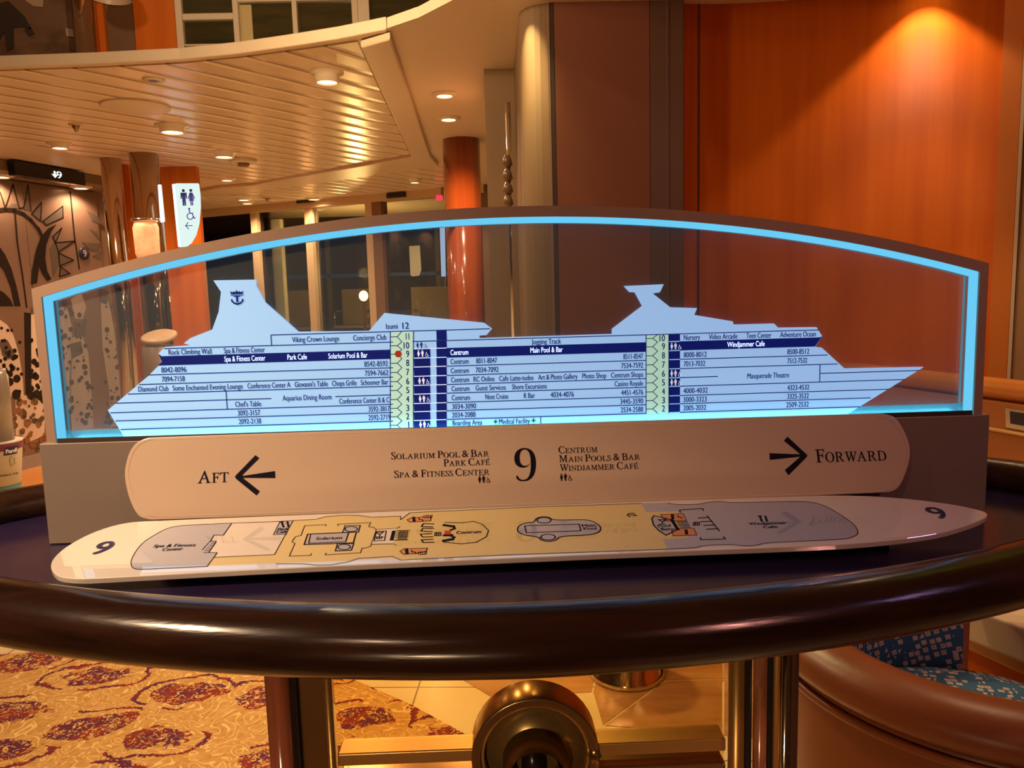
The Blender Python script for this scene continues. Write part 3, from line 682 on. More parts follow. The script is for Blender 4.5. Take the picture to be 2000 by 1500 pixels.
# ceiling fittings
def downlight(px, py, lab, r=.065, drop=.035, power=LAMP_POWER, loc=None, zc=ZC-.006, cone=150, blend=.5):
    p = Vector(loc) if loc else atZ(px, py, zc); 
    t = thing('downlight', lab, 'ceiling lamp', (p.x, p.y, zc), 'ceiling downlights')
    MB().lathe([(r*1.45, 0), (r*1.45, -.006), (r*1.05, -.012), (r*1.0, -drop), (r*.88, -drop), (r*.86, -.01), (r*.86, 0)], 36, None, False).build('trim_ring', M_trimring, t)
    MB().lathe([(0, -drop+.008), (r*.87, -drop+.008), (r*.87, -drop+.013), (0, -drop+.013)], 32, None, False).build('lens', M_lens, t)
    l = light('bulb', 'SPOT', (0, 0, -drop-.004), power, WARM, r*.6, cone, blend, (0, 0, -1), t)
    return t
LP = [(638,141,'large protruding ceiling downlight at the tip of the slatted ceiling',.054,.05), (336,245,'yellowish ceiling downlight in the middle of the slatted ceiling',.070,.045), (116,280,'ceiling downlight left, above the elevator indicator',.052,.035),
      (437,297,'ceiling downlight just left of the smoke detector',.066,.04), (443,349,'small ceiling downlight below the smoke detector',.05,.02), (868,183,'recessed downlight in the plain ceiling, the farther from the red column top',.047,.016),
      (876,230,'recessed downlight in the plain ceiling just above the red column',.05,.016), (810,350,'ceiling downlight left of the red wood column near the back windows',.046,.035),
      (476,388,'leftmost ceiling downlight close to the back windows',.06,.02), (483,395,'ceiling downlight overlapping its neighbour by the left back window',.06,.02), (613,387,'ceiling downlight beside the middle door sensor',.06,.02)]
for px, py, lab, r, dr in LP: downlight(px, py, lab, r, dr, zc=ZC-.006 if dr != .016 else ZC)
for px, py, lab in ((2, 344, 'downlight in the elevator soffit at the left photo edge'), (158, 366, 'downlight in the elevator soffit under the indicator box')):
    p = atZ(px, py, 2.265); downlight(px, py, lab, .06, .018, LAMP_POWER*.5, loc=(p.x, p.y, 0), zc=2.27)
downlight(0, 0, 'downlight above the orange wall, mirrored in the deck plan board', .045, .02, 7, loc=(1.50, 1.80, 0), zc=ZC, cone=98, blend=.25)
def fitting(px, py, prof, name, m, lab, cat, zc=ZC-.006, parts=None):
    p = atZ(px, py, zc); t = thing(name, lab, cat, (p.x, p.y, zc))
    for nm, pr, mm in parts: MB().lathe(pr, 28, None, False).build(nm, mm, t)
fitting(475, 311, None, 'smoke_detector', None, 'round cream smoke detector on the slatted ceiling', 'detector', parts=[('base', [(.10, 0), (.10, -.02), (.085, -.03), (0, -.03)], M_cream), ('sensor', [(.045, -.03), (.04, -.05), (.0, -.052)], M_beige)])
fitting(148, 243, None, 'sprinkler', None, 'small dark sprinkler head at the left of the slatted ceiling', 'sprinkler', parts=[('rosette', [(.04, 0), (.04, -.006), (.0, -.008)], M_cream), ('nozzle', [(.024, -.008), (.018, -.02), (.006, -.045), (0, -.046)], M_bronze)])
fitting(522, 386, None, 'sprinkler', None, 'small sprinkler head near the back windows', 'sprinkler', parts=[('rosette', [(.04, 0), (.04, -.006), (.0, -.008)], M_cream), ('nozzle', [(.024, -.008), (.018, -.02), (.006, -.045), (0, -.046)], M_bronze)])
fitting(300, 155, None, 'spot_fitting', None, 'small round ceiling fitting with a dark centre near the fascia', 'ceiling fitting', parts=[('ring', [(.05, 0), (.05, -.006), (.024, -.008)], M_cream), ('aperture', [(.024, -.0075), (0, -.0085)], M_black)])
fitting(265, 207, None, 'speaker_cover', None, 'large flat round cover flush in the slatted ceiling', 'cover', parts=[('disc', [(.175, 0), (.175, -.008), (.165, -.012), (0, -.012)], M_ceil)])

# sanitising wipes stand at the left edge
YW = 2.3; c = atY(6, 960, YW)
wp = thing('wipes_dispenser', 'disinfecting wipes dispenser with printed white label at the left edge', 'dispenser', (c.x, YW, 0))
zq = lambda py: atY(20, py, YW).z; KW = 1.25
MB().lathe([(.14, .0), (.14, .015), (.03, .03), (.025, zq(950)-.02)], 24).build('stand', M_steel, wp)
wps = (zq(720), zq(862), zq(955))
MB().lathe([(.0, wps[2]), (.066, wps[2]), (.092, wps[1]), (.095, wps[1]+.005), (0, wps[1]+.005)][0:5], 28).build('canister', mat('canister_white', (.78, .70, .60), .4), wp)
MB().lathe([(.064, wps[1]+.006), (.064, wps[0]-.03), (.058, wps[0]-.02), (.058, wps[0])], 28).build('cover', mat('smoky_acrylic', (.36, .30, .26), .25, metal=.3), wp)
MB().lathe([(.068, wps[2]+.003), (.070, wps[2]+.022)], 28, None, False).build('foot_band', mat('band_teal', (.10, .32, .36), .5), wp)
MB().lathe([(.0900, wps[1]-.030), (.0930, wps[1]-.001)], 28, None, False).build('label_band', mat('band_plum', (.22, .05, .10), .5), wp)
mb = MB(); oz = wps[2]; rr = .0772
def cyl(x, z, o=0.0):     # label coordinates: x metres round the canister, z above the foot
    a = radians(-30)+x*KW/.085; r = .0680+(.0930-.0675)*(z/(wps[1]-wps[2]))+o; return Vector((r*cos(a), r*sin(a), oz+z))
H = wps[1]-wps[2]
sans(mb, 'Disinfect', -.052, .002, H*.33, .0085, cyl); sans(mb, 'to go', .007, .03, H*.33, .0085, cyl)
stroke(mb, [cyl(.002, H*.72), cyl(.012, H*.68), cyl(.014, H*.55), cyl(.0, H*.52), cyl(-.004, H*.66)], .0012, (0, -1, 0), .0008, True)
mb.build('lettering', M_blackink, wp)
mb = MB()
for i in range(8):
    xa, xb = -.020+.042*i/8, -.020+.042*(i+1)/8; mb.add([cyl(xa, H*.76, .0015), cyl(xb, H*.765, .0015), cyl(xb+.005, H*.93, .0015), cyl(xa+.005, H*.925, .0015)], [(0, 1, 2, 3)])
mb.build('logo_patch', mat('logo_navy', (.02, .02, .10), .5), wp)
mb = MB(); sans(mb, 'Purell', -.014, .021, H*.80, H*.085, lambda x, z: cyl(x, z, .0021), .08); mb.build('logo_lettering', M_white, wp)

# half wall with wooden handrail on the right
hwp = [(1.36, 1.74), (1.44, 1.45), (1.60, .95), (1.95, -.2), (2.05, -.2), (1.70, .95), (1.54, 1.45), (1.47, 1.80)]
hw_ = struct(extrude_z(hwp, 0, .93).build('wall_half', mat('tan_orange_wood', (.46, .17, .045), .38, var=(.52, .21, .06), vscale=(2, 2, 14))))
mb = MB(); mb.tube([(1.30, 1.98, .965), (1.40, 1.72, .965), (1.49, 1.44, .965), (1.65, .95, .965), (2.0, -.2, .965)], .034, 18)
hr = thing('handrail', 'thick round orange wooden handrail at the right edge', 'handrail', (1.40, 1.72, .93)); mb.build('rail', mat('rail_wood', (.62, .22, .04), .25, coat=.4, var=(.70, .28, .06), vscale=(8, 8, 8)), hr, org=(1.40, 1.72, .93)); hr.children[0].location = (0, 0, 0)
n_ = Vector((-.951, -.309, 0))     # face direction of the half wall near the right edge
def HW(px, py): return onp(px, py, (1.60, .95, 0), (-.951, -.305, 0))
g1, g2 = HW(1915, 836), HW(2060, 866)
mb = MB(); d_ = (Vector((1.60, .95, 0))-Vector((1.44, 1.45, 0))).normalized()
zg = HW(1960, 842).z
mb.tube([Vector((1.44, 1.45, zg))+n_*.004, Vector((1.60, .95, zg))+n_*.004, Vector((1.95, -.2, zg))+n_*.004], .006, 8); struct(mb.build('trim_15', mat('gold_line', (.85, .58, .24), .3)))
c = HW(1990, 822); so_ = thing('socket_plate', 'steel framed wall socket on the orange half wall at the right edge', 'socket', tuple(c))
q0 = [HW(x, y)-c for x, y in ((1965, 795), (2040, 806), (2040, 848), (1966, 834))]
q1 = [HW(x, y)-c for x, y in ((1976, 803), (2040, 812), (2040, 838), (1977, 827))]
MB().prism(q0, n_*.006).build('frame', M_steel, so_, .002); MB().prism([p+n_*.0062 for p in q1], n_*.002).build('insert', mat('socket_dark', (.04, .03, .06), .3), so_)

# ================================================================== SEATS lower right
M_leather = mat('brown_leather', (.25, .070, .022), .38, spec=.5, bump=.15, vscale=(90, 90, 90))
def dots_mat(name, bg, c1, c2, sc):
    m = bpy.data.materials.new(name); m.use_nodes = True; nt = m.node_tree; N = nt.nodes.new; L = nt.links.new; b = nt.nodes['Principled BSDF']; b.inputs['Roughness'].default_value = .85
    tc = N('ShaderNodeTexCoord'); mp = N('ShaderNodeMapping'); mp.inputs['Scale'].default_value = (sc, sc, sc); mp.inputs['Rotation'].default_value = (.3, .2, .6); L(tc.outputs['Object'], mp.inputs[0])
    vo = N('ShaderNodeTexVoronoi'); vo.distance = 'CHEBYCHEV'; vo.inputs['Randomness'].default_value = .45; vo.inputs['Scale'].default_value = 1; L(mp.outputs[0], vo.inputs['Vector'])
    lt = N('ShaderNodeMath'); lt.operation = 'LESS_THAN'; lt.inputs[1].default_value = .31; L(vo.outputs['Distance'], lt.inputs[0])
    l2 = N('ShaderNodeMath'); l2.operation = 'LESS_THAN'; l2.inputs[1].default_value = .12; L(vo.outputs['Distance'], l2.inputs[0])
    a = N('ShaderNodeMixRGB'); a.inputs[1].default_value = (*bg, 1); a.inputs[2].default_value = (*c1, 1); L(lt.outputs[0], a.inputs[0])
    e = N('ShaderNodeMixRGB'); e.inputs[2].default_value = (*c2, 1); L(l2.outputs[0], e.inputs[0]); L(a.outputs[0], e.inputs[1]); L(e.outputs[0], b.inputs['Base Color']); return m
M_fab = dots_mat('blue_dotted_fabric', (.035, .13, .27), (.62, .52, .42), (.45, .22, .16), 58)
def tub_chair(cx, cy, rz):
    t = thing('tub_chair', 'brown leather tub chair with blue dotted upholstery, lower right under the table', 'chair', (cx, cy, 0), None, rz)
    ro_, ri, zt_ = .375, .285, .64
    def shell(prof, a0, a1, m, name, seg=44, lab=None, par=t):
        V = []; F = []; k = len(prof)
        for i in range(seg+1):
            a = a0+(a1-a0)*i/seg
            for r, z in prof: V.append((r*cos(a), r*sin(a), z))
        for i in range(seg):
            for j in range(k): F.append((i*k+j, (i+1)*k+j, (i+1)*k+(j+1) % k, i*k+(j+1) % k))
        mb = MB(); mb.add(V, F, True); mb.f.append(tuple(range(k))); mb.sm.append(False); mb.f.append(tuple(seg*k+j for j in range(k-1, -1, -1))); mb.sm.append(False)
        return mb.build(name, m, par, label=lab)
    a0, a1 = radians(42), radians(318)
    sh = shell([(ro_-.06, .10), (ro_-.012, .35), (ro_, zt_-.055), (ro_-.005, zt_-.045), (ri+.03, zt_-.045), (ri+.03, .10)], a0, a1, M_leather, 'shell')
    rim = []
    for i in range(14):
        a = 2*pi*i/14; rim.append(((ro_+ri)/2+.012+.062*cos(a), zt_-.012+.042*sin(a)))
    shell(rim, a0-.05, a1+.05, M_leather, 'rolled_rim')
    shell([(ro_+.006+.008*cos(2*pi*i/8), zt_-.062+.008*sin(2*pi*i/8)) for i in range(8)], a0, a1, M_leather, 'piping', par=sh)
    shell([(ri+.028, .38), (ri+.028, zt_-.03), (ri-.005, zt_-.03), (ri-.02, zt_-.10), (ri-.025, .38)], a0+.06, a1-.06, M_fab, 'inner_back', lab='blue dotted fabric lining')
    MB().lathe([(0, .30), (ri-.01, .30), (ri-.005, .38), (ri-.015, .435), (ri-.09, .46), (0, .468)], 40, None, False).build('seat_cushion', M_fab, t, label='blue dotted seat cushion')
    MB().lathe([(0, .06), (ro_-.075, .06), (ro_-.06, .11), (ri, .30), (0, .30)], 40, None, False).build('base', M_leather, t)
    for a in (45, 135, 225, 315): MB().lathe([(.018, 0), (.024, .07)], 14, Matrix.Translation((.24*cos(radians(a)), .24*sin(radians(a)), 0))).build('leg', M_black, t)
    return t
tub_chair(.885, .40, radians(20))
# bench along the orange wall and white box on it
M_bench = mat('bench_wood', (.55, .22, .06), .35, var=(.62, .27, .08), vscale=(2, 20, 20))
bt = thing('wall_bench', 'orange wooden bench along the half wall at lower right', 'bench', (1.42, .98, 0))
mb = MB(); mb.prism([(-.20, .60, .40), (-.02, .05, .40), (.14, -.40, .40), (-.18, -.52, .40), (-.40, .05, .40), (-.52, .50, .40)], (0, 0, .04)); mb.build('bench_top', M_bench, bt, .006)
mb = MB(); mb.prism([(-.20, .56, 0), (-.02, .03, 0), (.13, -.38, 0), (-.14, -.48, 0), (-.36, .03, 0), (-.46, .46, 0)], (0, 0, .40)); mb.build('bench_front', M_orange, bt)
c = onp(1990, 1290, (0, 0, .44), (0, 0, 1)); bx = MB().box((-.02, -.10, 0), (.16, .14, .085), Matrix.Rotation(radians(25), 4, 'Z')).build('cream_box', mat('box_cream', (.72, .58, .40), .5), bevel=.008); bx.location = (c.x, c.y+.03, .44)
tag(bx, 'cream box lying on the bench at the right edge', 'box')
# steel planter drum on the floor beyond the table
c = Vector((.385, 1.50, 0)); pd = thing('steel_drum', 'round polished steel drum standing on the tiles behind the table', 'planter', (c.x, c.y, .002))
MB().lathe([(.118, .0), (.122, .004), (.122, .018), (.114, .024), (.114, .40), (.122, .41), (.122, .43), (.10, .43)], 44, None, True).build('drum', M_steel, pd)
MB().lathe([(.124, .004), (.128, .012), (.124, .020)], 44, None, False).build('foot_ring', M_steel, pd)

# ================================================================== TABLE
tb = thing('oval_table', 'large oval table with dark walnut bullnose rim and navy inlaid top', 'table', (-.0158, .018, 0))
def sup(a, b, e, n=128):
    out = []
    for i in range(n):
        t = 2*pi*i/n; c, s = cos(t), sin(t)
        out.append((a*math.copysign(abs(c)**(2/e), c), b*math.copysign(abs(s)**(2/e), s)))
    return out
TA, TBB, TW, TZ, TH, EX = .783, .360, .038, .010, .030, 1.78       # centre line of the rim, its half width and half height
inn = sup(TA-TW+.012, TBB-TW+.012, EX)
MB().prism([(x, y, .965) for x, y in inn], (0, 0, .035)).build('table_top', M_navyfelt, tb)
V = []; F = []; k = 28; m_ = 160
rings_ = [sup(TA+TW*cos(2*pi*j/k), TBB+TW*cos(2*pi*j/k), EX, m_) for j in range(k)]
for i in range(m_):
    for j in range(k): V.append((*rings_[j][i], 1.0+TZ+TH*sin(2*pi*j/k)))
for i in range(m_):
    for j in range(k): F.append((i*k+j, ((i+1) % m_)*k+j, ((i+1) % m_)*k+(j+1) % k, i*k+(j+1) % k))
mb = MB(); mb.add(V, F, True); rimo = mb.build('rim', M_rim, tb)
# pedestal: two post groups, amber glass, brass bars and arch
YP = .10
def PX(px, py=1400): return atY(px, py, YP).x
def post(px0, px1, m, name='post', y=0.0, r=None):
    a, b = PX(px0), PX(px1); r = r or (b-a)/2
    MB().lathe([(r, .02), (r, .966)], 32, Matrix.Translation(((a+b)/2, YP-.04+y, 0))).build(name, m, tb)
def flat(px0, px1, m, name='post', y=0.0, d=.05):
    MB().box((PX(px0), YP-.04+y, .02), (PX(px1), YP-.04+y+d, .966)).build(name, m, tb, .004)
post(540, 588, mat('post_wood_reflection', (.50, .15, .07), .16, coat=.5, var=(.22, .05, .03), vscale=(40, 40, 2.2), detail=6))  # metal post; the wood it mirrors is put into its colour
flat(588, 600, M_black, y=-.01); flat(600, 652, M_bronze, y=.0); post(648, 664, M_gold, y=.0)
post(1406, 1436, M_gold); flat(1436, 1452, M_black, d=.04); post(1453, 1478, mat('burl_veneer', (.48, .19, .09), .18, coat=.5, var=(.22, .06, .03), vscale=(30, 30, 9), detail=6)); flat(1478, 1490, M_black, d=.04); flat(1490, 1502, M_gold, y=-.005); post(1503, 1522, M_steel); flat(1520, 1534, mat('dark_wood_post', (.06, .02, .012), .3), y=-.01)
M_amber = pane('amber_glass', (.96, .86, .60), .02, .8)
MB().box((PX(655), YP-.006, .02), (PX(1412), YP+.004, .966)).build('glass_panel', M_amber, tb)
zb = lambda py: (atY(1000, py, YP-.02).z)
def bar(x0, x1, z0, z1, m, y=-.03, d=.04): MB().box((x0, YP+y, z0), (x1, YP+y+d, z1)).build('brass_bar', m, tb, .002)
cxp = PX(1044, 1450); Ro = PX(1166, 1450)-cxp; zc_ = zb(1372)-Ro*.86
# bars either side of the ring
for (x0, x1, zA) in ((PX(664), cxp-Ro*.93, 0), (cxp+Ro*.93, PX(1406), 0)):
    z1 = zb(1452); z2 = zb(1476)
    bar(x0, x1, z2, z1, M_gold); bar(x0, x1, z2-.034, z2-.018, M_bronze)
ringm = MB()
def arc(r0, r1, a0, a1, y, d, m, name, n=40):
    V = []; F = []
    for i in range(n+1):
        a = a0+(a1-a0)*i/n
        for r, yy in ((r0, y), (r1, y), (r1, y+d), (r0, y+d)): V.append((cxp+r*cos(a), YP+yy, zc_+r*sin(a)))
    for i in range(n):
        for j in range(4): F.append((i*4+j, i*4+(j+1) % 4, (i+1)*4+(j+1) % 4, (i+1)*4+j))
    q = MB(); q.add(V, F, True); q.f.append((0, 1, 2, 3)); q.sm.append(False); q.f.append(tuple(n*4+j for j in (3, 2, 1, 0))); q.sm.append(False)
    return q.build(name, m, tb, .002)
arc(Ro*.86, Ro*1.0, 0, 2*pi, -.035, .055, M_bronze, 'ring')
arc(Ro*.80, Ro*.86, 0, 2*pi, -.028, .04, M_gold, 'ring')
MB().lathe([(0, 0), (Ro*.80, 0), (Ro*.80, .012), (0, .012)], 40, Matrix.Translation((cxp, YP-.0, zc_)) @ Matrix.Rotation(pi/2, 4, 'X'), False).build('ring_plate', mat('bronze_plate', (.40, .27, .10), .25, metal=.75), tb)
MB().lathe([(Ro*.36, .03), (Ro*.36, .0), (Ro*.52, .0), (Ro*.52, .03), (Ro*.44, .05)], 40, Matrix.Translation((cxp, YP-.012, zc_-Ro*.15)) @ Matrix.Rotation(pi/2, 4, 'X'), False).build('boss', M_bronze, tb)
MB().lathe([(0, .02), (Ro*.20, .02), (Ro*.20, .0), (0, .0)], 32, Matrix.Translation((cxp-.004, YP-.012, zc_-Ro*.2)) @ Matrix.Rotation(pi/2, 4, 'X') @ Matrix.Diagonal((.9, 1.9, 1, 1)), False).build('boss_centre', M_black, tb)
MB().box((PX(540), YP-.09, .0065), (PX(1534), YP+.11, .05)).build('plinth', M_bronze, tb, .006)
for ch_ in list(tb.children):
    if ch_.name.split('.')[0] not in ('table_top', 'rim'): ch_.location = (.0158, -.018, 0)

# ================================================================== DIRECTORY SIGN on the table
sg = thing('deck_directory', 'lit directory with glowing white ship cutaway and deck plan on the oval table', 'sign', (0, .0, 1.0006))
SO = Vector((0, 0, -1.0))                    # children are given in world coordinates and shifted under the root
def part(mb, name, m, parent=None, bevel=0, label=None):
    o = mb.build(name, m, parent or sg, bevel, label=label)
    if parent is None: o.location = SO
    return o
M_base = mat('brushed_taupe', (.27, .215, .18), .42, metal=.35, vscale=(2, 2, 240), bump=.05)
M_fr = mat('taupe_frame', (.34, .23, .17), .45, metal=.15)
part(MB().box((-.606, -.004, 1.0), (.606, .10, 1.1305)), 'base_block', M_base, bevel=.0015)
RC = Vector((0, 1.4088-2.141))
def archpts(hw, R, zb_, n=48):
    pts = [(-hw, zb_), (hw, zb_)]
    a = math.asin(hw/R)
    for i in range(n+1):
        t = a-2*a*i/n; pts.append((R*sin(t), RC.y+R*cos(t)))
    return pts
outerA = archpts(.598, 2.141, 1.1305); innerA = archpts(.587, 2.128, 1.1305); ringA = archpts(.5806, 2.1212, 1.1305)
def band(A, B, y0, y1):
    """open-bottomed band between outlines A (outer) and B (inner)"""
    mb = MB(); V = []; F = []; a = A[1:]+A[:1]; b = B[1:]+B[:1]; n = len(a)
    for (x, z), (u, v) in zip(a, b): V += [(x, y0, z), (u, y0, v), (u, y1, v), (x, y1, z)]
    for i in range(n-1):
        for j in range(4): F.append((i*4+j, (i+1)*4+j, (i+1)*4+(j+1) % 4, i*4+(j+1) % 4))
    F += [(0, 3, 2, 1), tuple((n-1)*4+j for j in range(4))]
    # reverse so that the normals point out
    mb.add(V, [tuple(reversed(f)) for f in F]); return mb
M_led = emission('cyan_light_strip', (.16, .66, 1.0), .92)
part(band(outerA, innerA, 0, .0245), 'frame', M_fr)
part(band(innerA, ringA, .0035, .0128), 'light_strip', M_led)
part(band(innerA, ringA, .0182, .0240), 'glass_edge', mat('cyan_glass_edge', (.16, .40, .46), .3, emit=(.08, .46, .60), estr=.45))  # cyan light of the strip put into this inner edge as glow
part(MB().box((-.5795, .019, 1.131), (.5795, .0240, 1.1415)), 'light_strip', mat('cyan_ledge', (.22, .50, .60), .4, emit=(.10, .45, .62), estr=.35))
part(MB().box((-.583, -.0035, 1.1305), (.583, -.0015, 1.1362)), 'glass_channel', mat('dark_channel', (.05, .035, .03), .35))
part(MB().box((-.574, -.0012, 1.1306), (.574, .0060, 1.1340)), 'light_strip', emission('cyan_edge_light', (.10, .75, 1.0), 9.0))
M_glass = pane('sign_glass', (.84, .87, .88), .008, .9, .06, (.50, .68, .85))
part(MB().prism([(x, .013, z) for x, z in [(max(-.5800, min(.5800, p[0])), p[1]-.0003) for p in ringA]], (0, .005, 0)), 'glass_pane', M_glass)
YS = .0075
def S(px, py): p = atY(px, py, YS); return (p.x, p.z)
ship = [(242,855),(210.5,802),(290,735),(317,707.5),(309.5,691.6),(321.5,679),(372.5,675.4),(359,671.5),(372.5,661),(414.5,644.5),(427,610),(431.6,571),(416.6,548.5),(500,547),(500,559),(518,592),(582.5,649),(720.5,647.5),(750.5,612.4),(945.5,631.5),(961,643),(950,655.5),(936.5,656.4),(936.5,661.5),(1196,653.4),(1196,643.5),(1255,598.5),(1240.6,572),(1230,571.5),(1219,559.5),(1296.5,556),(1289,572),(1275,574),(1309,601),(1361.5,602.7),(1356,616),(1431,628.4),(1433,635),(1512,633),(1520,641),(1595,640),(1606,658),(1592,678),(1605,680),(1650,721),(1804,718),(1655,806)]
sp = [S(*p) for p in ship]; sp[0] = (sp[0][0]+.001, 1.1325); sp[-1] = (sp[-1][0]-.003, 1.1325)
M_ship = mat('lit_white_film', (.20, .38, .50), .4, emit=(.36, .60, 1.0), estr=.68, spec=.2)
shp = part(MB().prism([(x, YS, z) for x, z in sp], (0, .0045, 0)), 'ship_panel', M_ship)
rows = {12: 1.2583, 11: 1.2450, 10: 1.2355, 9: 1.2238, 8: 1.2124, 7: 1.2005, 6: 1.1889, 5: 1.1777, 4: 1.1656, 3: 1.1550, 2: 1.1437, 1: 1.1330}   # lower edge of each deck row; 12 = top of row 11
def row(n): return rows[n], rows[n+1]
FW = YS-.0003
fl3 = lambda x, z, y=FW: Vector((x, y, z))
txt = lambda x, z: Vector((x, YS-.0009, z))
def X(px, n=6): return atY(px, 700+.0*n, YS).x
def Xr(px, z):      # x on the ship plane of photo column px at height z
    for _ in range(3):
        q = Vector((atY(px, 700, YS).x, YS, z))-CAM; py = 750-FPX*q.dot(CU)/q.dot(CF); x = atY(px, py, YS).x
    return x
bandm = MB(); white = MB(); ink = MB(); linesm = MB(); greens = []; blocks = MB(); shaft = MB(); blocks_fwd = MB()
def rect(mb, x0, x1, z0, z1, y=FW, th=.0003): mb.prism([(x0, y, z0), (x1, y, z0), (x1, y, z1), (x0, y, z1)], (0, -th, 0))
z0, z1 = row(9)
bandm.prism([fl3(*S(317, 707.5)), fl3(*S(309.5, 691.6)), fl3(Xr(315, z1)+.0005, z1), fl3(Xr(762, z1), z1), fl3(Xr(764, z0), z0), fl3(Xr(305, z0)+.002, z0)], (0, -.0003, 0))
rect(bandm, Xr(872, z0), Xr(1261, z0), z0, z1)
bandm.prism([fl3(Xr(1327, z0), z0), fl3(Xr(1592, z0)-.0005, z0), fl3(*S(1605.5, 658)), fl3(Xr(1600, z1), z1), fl3(Xr(1327, z1), z1)], (0, -.0003, 0))
LW = .0011
def hl(px0, px1, z, wd=LW): rect(linesm, Xr(px0, z), Xr(px1, z), z-wd/2, z+wd/2, FW-.0001)
def vl(px, za, zb_, wd=LW): 
    x = Xr(px, (za+zb_)/2); rect(linesm, x-wd/2, x+wd/2, za, zb_, FW-.0001)
lefts = {11: 321, 8: 290, 7: 272, 6: 250, 5: 227, 4: 216, 3: 226, 2: 236}
for n, px in lefts.items():
    if n == 5: hl(227, 530, rows[5]); hl(655, 764, rows[5]); continue
    hl(px, 768, rows[n])
hl(530, 806, rows[12]); vl(530, rows[11], rows[12]); vl(443, rows[4], rows[6]);
hl(806, 957, rows[12]); hl(806, 870, rows[11])
for n in (11, 10, 9, 8, 7, 6, 5, 4, 3, 2):
    if n != 11: hl(870, 1262, rows[n]) if n not in (10,) else None
    if n in (8, 7, 4, 3, 2): hl(1328, {8: 1616, 7: 1636, 4: 1736, 3: 1700, 2: 1679}[n], rows[n])
hl(870, 1262, rows[11]); hl(1262, 1600, rows[11])
hl(1328, 1402, rows[6]); hl(1601, 1796, rows[6]); hl(1328, 1766, rows[5]); vl(1601, rows[5], rows[7])
vl(1056, rows[1], rows[2])
# deck number columns
for pa, pb, tip, mid, nums in ((762.5, 807.5, 776, 785, range(11, 0, -1)), (1261.5, 1306, 1274.5, 1284, range(10, 1, -1))):
    zt1 = rows[12] if pa < 1000 else rows[11]; zb1 = rows[1] if pa < 1000 else rows[2]
    green = MB(); greens.append(green); green.prism([fl3(Xr(pa, zb1), zb1), fl3(Xr(pb, zb1), zb1), fl3(Xr(pb, zt1), zt1), fl3(Xr(pa, zt1), zt1)], (0, -.0003, 0))
    stroke(linesm, [txt(Xr(pa, zb1), zb1), txt(Xr(pa, zt1), zt1)], LW, (0, -1, 0), .0001); stroke(linesm, [txt(Xr(pb, zb1), zb1), txt(Xr(pb, zt1), zt1)], LW, (0, -1, 0), .0001)
    for n in nums:
        a, b = row(n); c = (a+b)/2
        stroke(linesm, [txt(Xr(pa, c), c), txt(Xr(tip, c), c)], .0009, (0, -1, 0), .0001)
        stroke(linesm, [txt(Xr(mid, a), a), txt(Xr(tip, c), c), txt(Xr(mid, b), b)], .0009, (0, -1, 0), .0001)
        w2 = {1: .0014, 10: .0072, 11: .0044}.get(n, .0040); xr = Xr(pa+37, c)
        sans(ink, str(n), xr-w2, xr, c-.0040, .0080, txt)
for n in range(11, 0, -1):
    a, b = row(n); g = .0006
    if n < 10: rect(blocks, Xr(809, a), Xr(841, a), a+g, b-g)
    rect(shaft, Xr(853, a), Xr(873, a), a+g, b-g)
    if n <= 9: rect(white, Xr(809, a), Xr(873, a), b-.0004, b+.0004, FW-.0002)
for n in range(10, 1, -1):
    a, b = row(n); rect(blocks_fwd, Xr(1307, a), Xr(1328, a), a+.0006, b-.0006)
def icons(n, px, mb):
    a, b = row(n); c = (a+b)/2; h = .0085
    for i, pc in enumerate((PIC_WOMAN, PIC_MAN, PIC_WHEEL)): pict(mb, pc, Xr(px, c)+i*.0049, c-h/2, h*(1 if i < 2 else .95), txt, Vector((0, -.0001, 0)))
icons(10, 813, ink); icons(9, 815, white); icons(6, 817, white); icons(4, 818, white); icons(1, 819, white)
for n in (9, 6, 5): icons(n, 1309, white)
CAP = .0066
